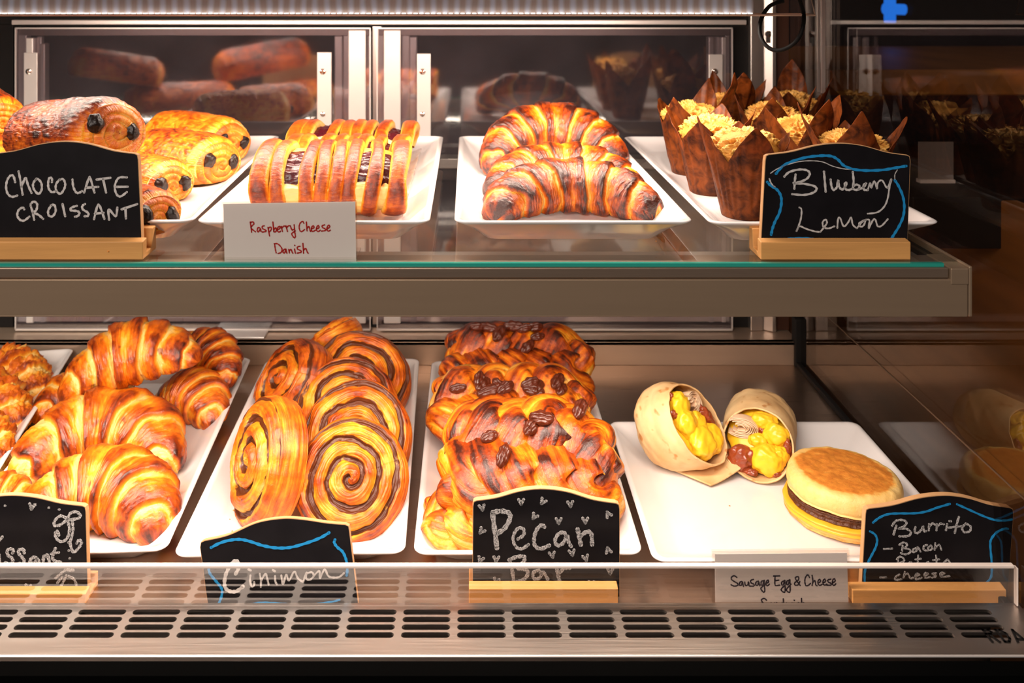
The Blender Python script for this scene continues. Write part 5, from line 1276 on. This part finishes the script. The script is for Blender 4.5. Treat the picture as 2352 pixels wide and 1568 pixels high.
card_sign('white printed card reading sausage egg and cheese, in dark blue, on the lower deck', 0.682, Z2, 4, [(1642, 1272), (1945, 1269), (1949, 1402), (1643, 1402)], [(1635, 1264), (1950, 1261), (1952, 1402), (1636, 1402)],
 ([(470,490),(430,465),(390,490),(400,530),(480,580),(480,610),(430,620),(385,600)], [(545,550),(515,565),(510,605),(540,605),(555,560),(570,625)], [(590,560),(600,610),(635,600),(645,555),(655,615)], [(720,520),(680,535),(685,570),(730,595),(720,620),(665,620)],
 [(795,545),(760,560),(755,600),(785,605),(800,560),(815,615)], [(870,540),(840,550),(835,600),(860,600),(880,530),(885,620),(890,690),(870,710),(835,670),(840,640),(900,600)], [(905,580),(945,560),(940,530),(915,550),(910,595),(930,615),(960,590)],
 [(1020,470),(1115,467)], [(1045,475),(1040,550),(1050,610),(1115,605)], [(1045,540),(1100,530)], [(1180,540),(1145,560),(1145,600),(1170,595),(1190,530),(1195,690),(1170,710),(1135,670),(1190,610)],
 [(1255,530),(1220,550),(1220,595),(1245,590),(1265,520),(1270,690),(1245,710),(1215,670),(1285,590)], [(1420,610),(1350,510),(1370,480),(1400,490),(1390,530),(1340,570),(1345,605),(1390,600),(1415,550)],
 [(1560,490),(1535,450),(1500,490),(1490,550),(1505,610),(1540,610),(1575,580)], [(1600,460),(1610,540),(1600,610)], [(1605,580),(1640,535),(1655,600),(1675,615)], [(1690,575),(1725,550),(1715,520),(1690,540),(1690,590),(1720,610),(1745,595)],
 [(1765,570),(1800,550),(1790,515),(1765,540),(1765,590),(1795,605),(1820,590)], [(1880,515),(1835,530),(1845,560),(1885,580),(1880,605),(1820,605)], [(1910,570),(1945,545),(1935,510),(1910,530),(1905,590),(1930,610),(1955,585)],
 [(915,830),(880,805),(840,825),(860,865),(910,895),(900,925),(845,920)], [(985,868),(960,890),(970,925),(1000,880),(1010,925)], [(1035,870),(1045,925)], [(1040,890),(1075,868),(1090,925)], [(1150,870),(1120,890),(1130,925),(1165,900)], [(1168,812),(1175,925)],
 [(1215,870),(1230,925),(1255,880),(1280,925),(1300,870)], [(1330,833)], [(1328,872),(1332,925)], [(1400,868),(1365,885),(1375,925),(1405,915)], [(1440,805),(1445,925)], [(1448,885),(1480,870),(1490,925)]), M['navy_ink'], 1620, 1250, 6.533, 21, 0)

# lettering on the right end of the grille
pl = None
def flat_letters(name, parent, strokes, w_, mat, z):
    V, Fc = [], []
    for a, b in strokes:
        a, b = np.array(a), np.array(b); t = (b-a)/np.linalg.norm(b-a); n_ = np.array([-t[1], t[0]])*w_/2; o = len(V)
        for q in (a+n_-t*w_/2, b+n_+t*w_/2, b-n_+t*w_/2, a-n_-t*w_/2): V.append((q[0], q[1], z))
        Fc.append((o, o+1, o+2, o+3))
    m = make_mesh(name, V, Fc, smooth=False); o = link(name, m, mat, parent)
    s = o.modifiers.new('thickness', 'SOLIDIFY'); s.thickness = 0.0002
x0 = X_(2268, 0.632)+0.2; yb, yt = 0.6262-0.64, 0.6375-0.64; c_ = 0.0092
L = []
L += [((x0, yb), (x0, yt)), ((x0, yt), (x0+.0035, yt)), ((x0+.0035, yt), (x0+.0048, yt-.002)), ((x0+.0048, yt-.002), (x0+.0035, yt-.004)), ((x0+.0035, yt-.004), (x0, yt-.004)), ((x0+.002, yt-.004), (x0+.0052, yb))]
x1 = x0+c_; L += [((x1, yb), (x1, yt)), ((x1, yt), (x1+.003, yt)), ((x1+.003, yt), (x1+.0052, yt-.003)), ((x1+.0052, yt-.003), (x1+.0052, yb+.003)), ((x1+.0052, yb+.003), (x1+.003, yb)), ((x1+.003, yb), (x1, yb))]
x2 = x1+c_; L += [((x2, yb), (x2+.0032, yt)), ((x2+.0032, yt), (x2+.0064, yb)), ((x2+.0014, yb+.0025), (x2+.005, yb+.0025))]
flat_letters('black_lettering', gr, L, 0.0017, M['black'], 0.0003)

# ------------------------------------------------------------------ waxed sheet under the danishes, loose crumbs
n = 70
u = np.linspace(-1, 1, n)[:, None]; v = np.linspace(-1, 1, n)[None]
wz = 0.0012+0.0022*np.abs(fbm(u*3, v*4, 0.7, 4))+0.004*sstep(0.85, 1.0, np.abs(u))+0*v
P = np.stack([-0.124+u*0.068+0*v, yu+v*0.165+0*u, TU+wz], -1).reshape(-1, 3)
o = link('waxed_paper_sheet', make_mesh('waxed_paper_sheet', P, grid_faces(n, n, wrap=False)), M['wax'])
sm = o.modifiers.new('thickness', 'SOLIDIFY'); sm.thickness = 0.0003
tag(o, 'crumpled sheet of waxed paper under the lattice danishes', 'paper')
rc = random.Random(3)
V, Fc = [], []
def crumb(x, y, z, r):
    o = len(V)
    for dx, dy, dz in ((1, 0, 0), (-1, 0, 0), (0, 1, 0), (0, -1, 0), (0, 0, 1), (0, 0, -0.2)):
        V.append((x+dx*r*rc.uniform(.5, 1.6), y+dy*r*rc.uniform(.5, 1.6), z+dz*r*0.8+0.0003))
    for f in ((0,2,4),(2,1,4),(1,3,4),(3,0,4),(2,0,5),(1,2,5),(3,1,5),(0,3,5)): Fc.append(tuple(o+i for i in f))
for cx, cy, sx, sy, z, n_ in ((-0.265, 0.82, 0.02, 0.07, TU, 14), (-0.215, 0.755, 0.008, 0.03, TL, 12), (-0.075, 0.80, 0.01, 0.04, TL, 6), (0.118, 0.79, 0.008, 0.03, TL, 8), (0.30, 0.85, 0.05, 0.03, TL, 7), (-0.475, 0.90, 0.012, 0.06, TL, 12), (0.155, 0.82, 0.01, 0.06, TU, 8)):
    for k in range(n_): crumb(cx+rc.gauss(0, sx), cy+rc.gauss(0, sy), z, rc.uniform(0.0005, 0.0015))
tag(link('pastry_crumbs', make_mesh('pastry_crumbs', V, Fc, smooth=False), M['crumb']), 'loose golden pastry crumbs scattered over the trays', 'crumbs', kind='stuff')
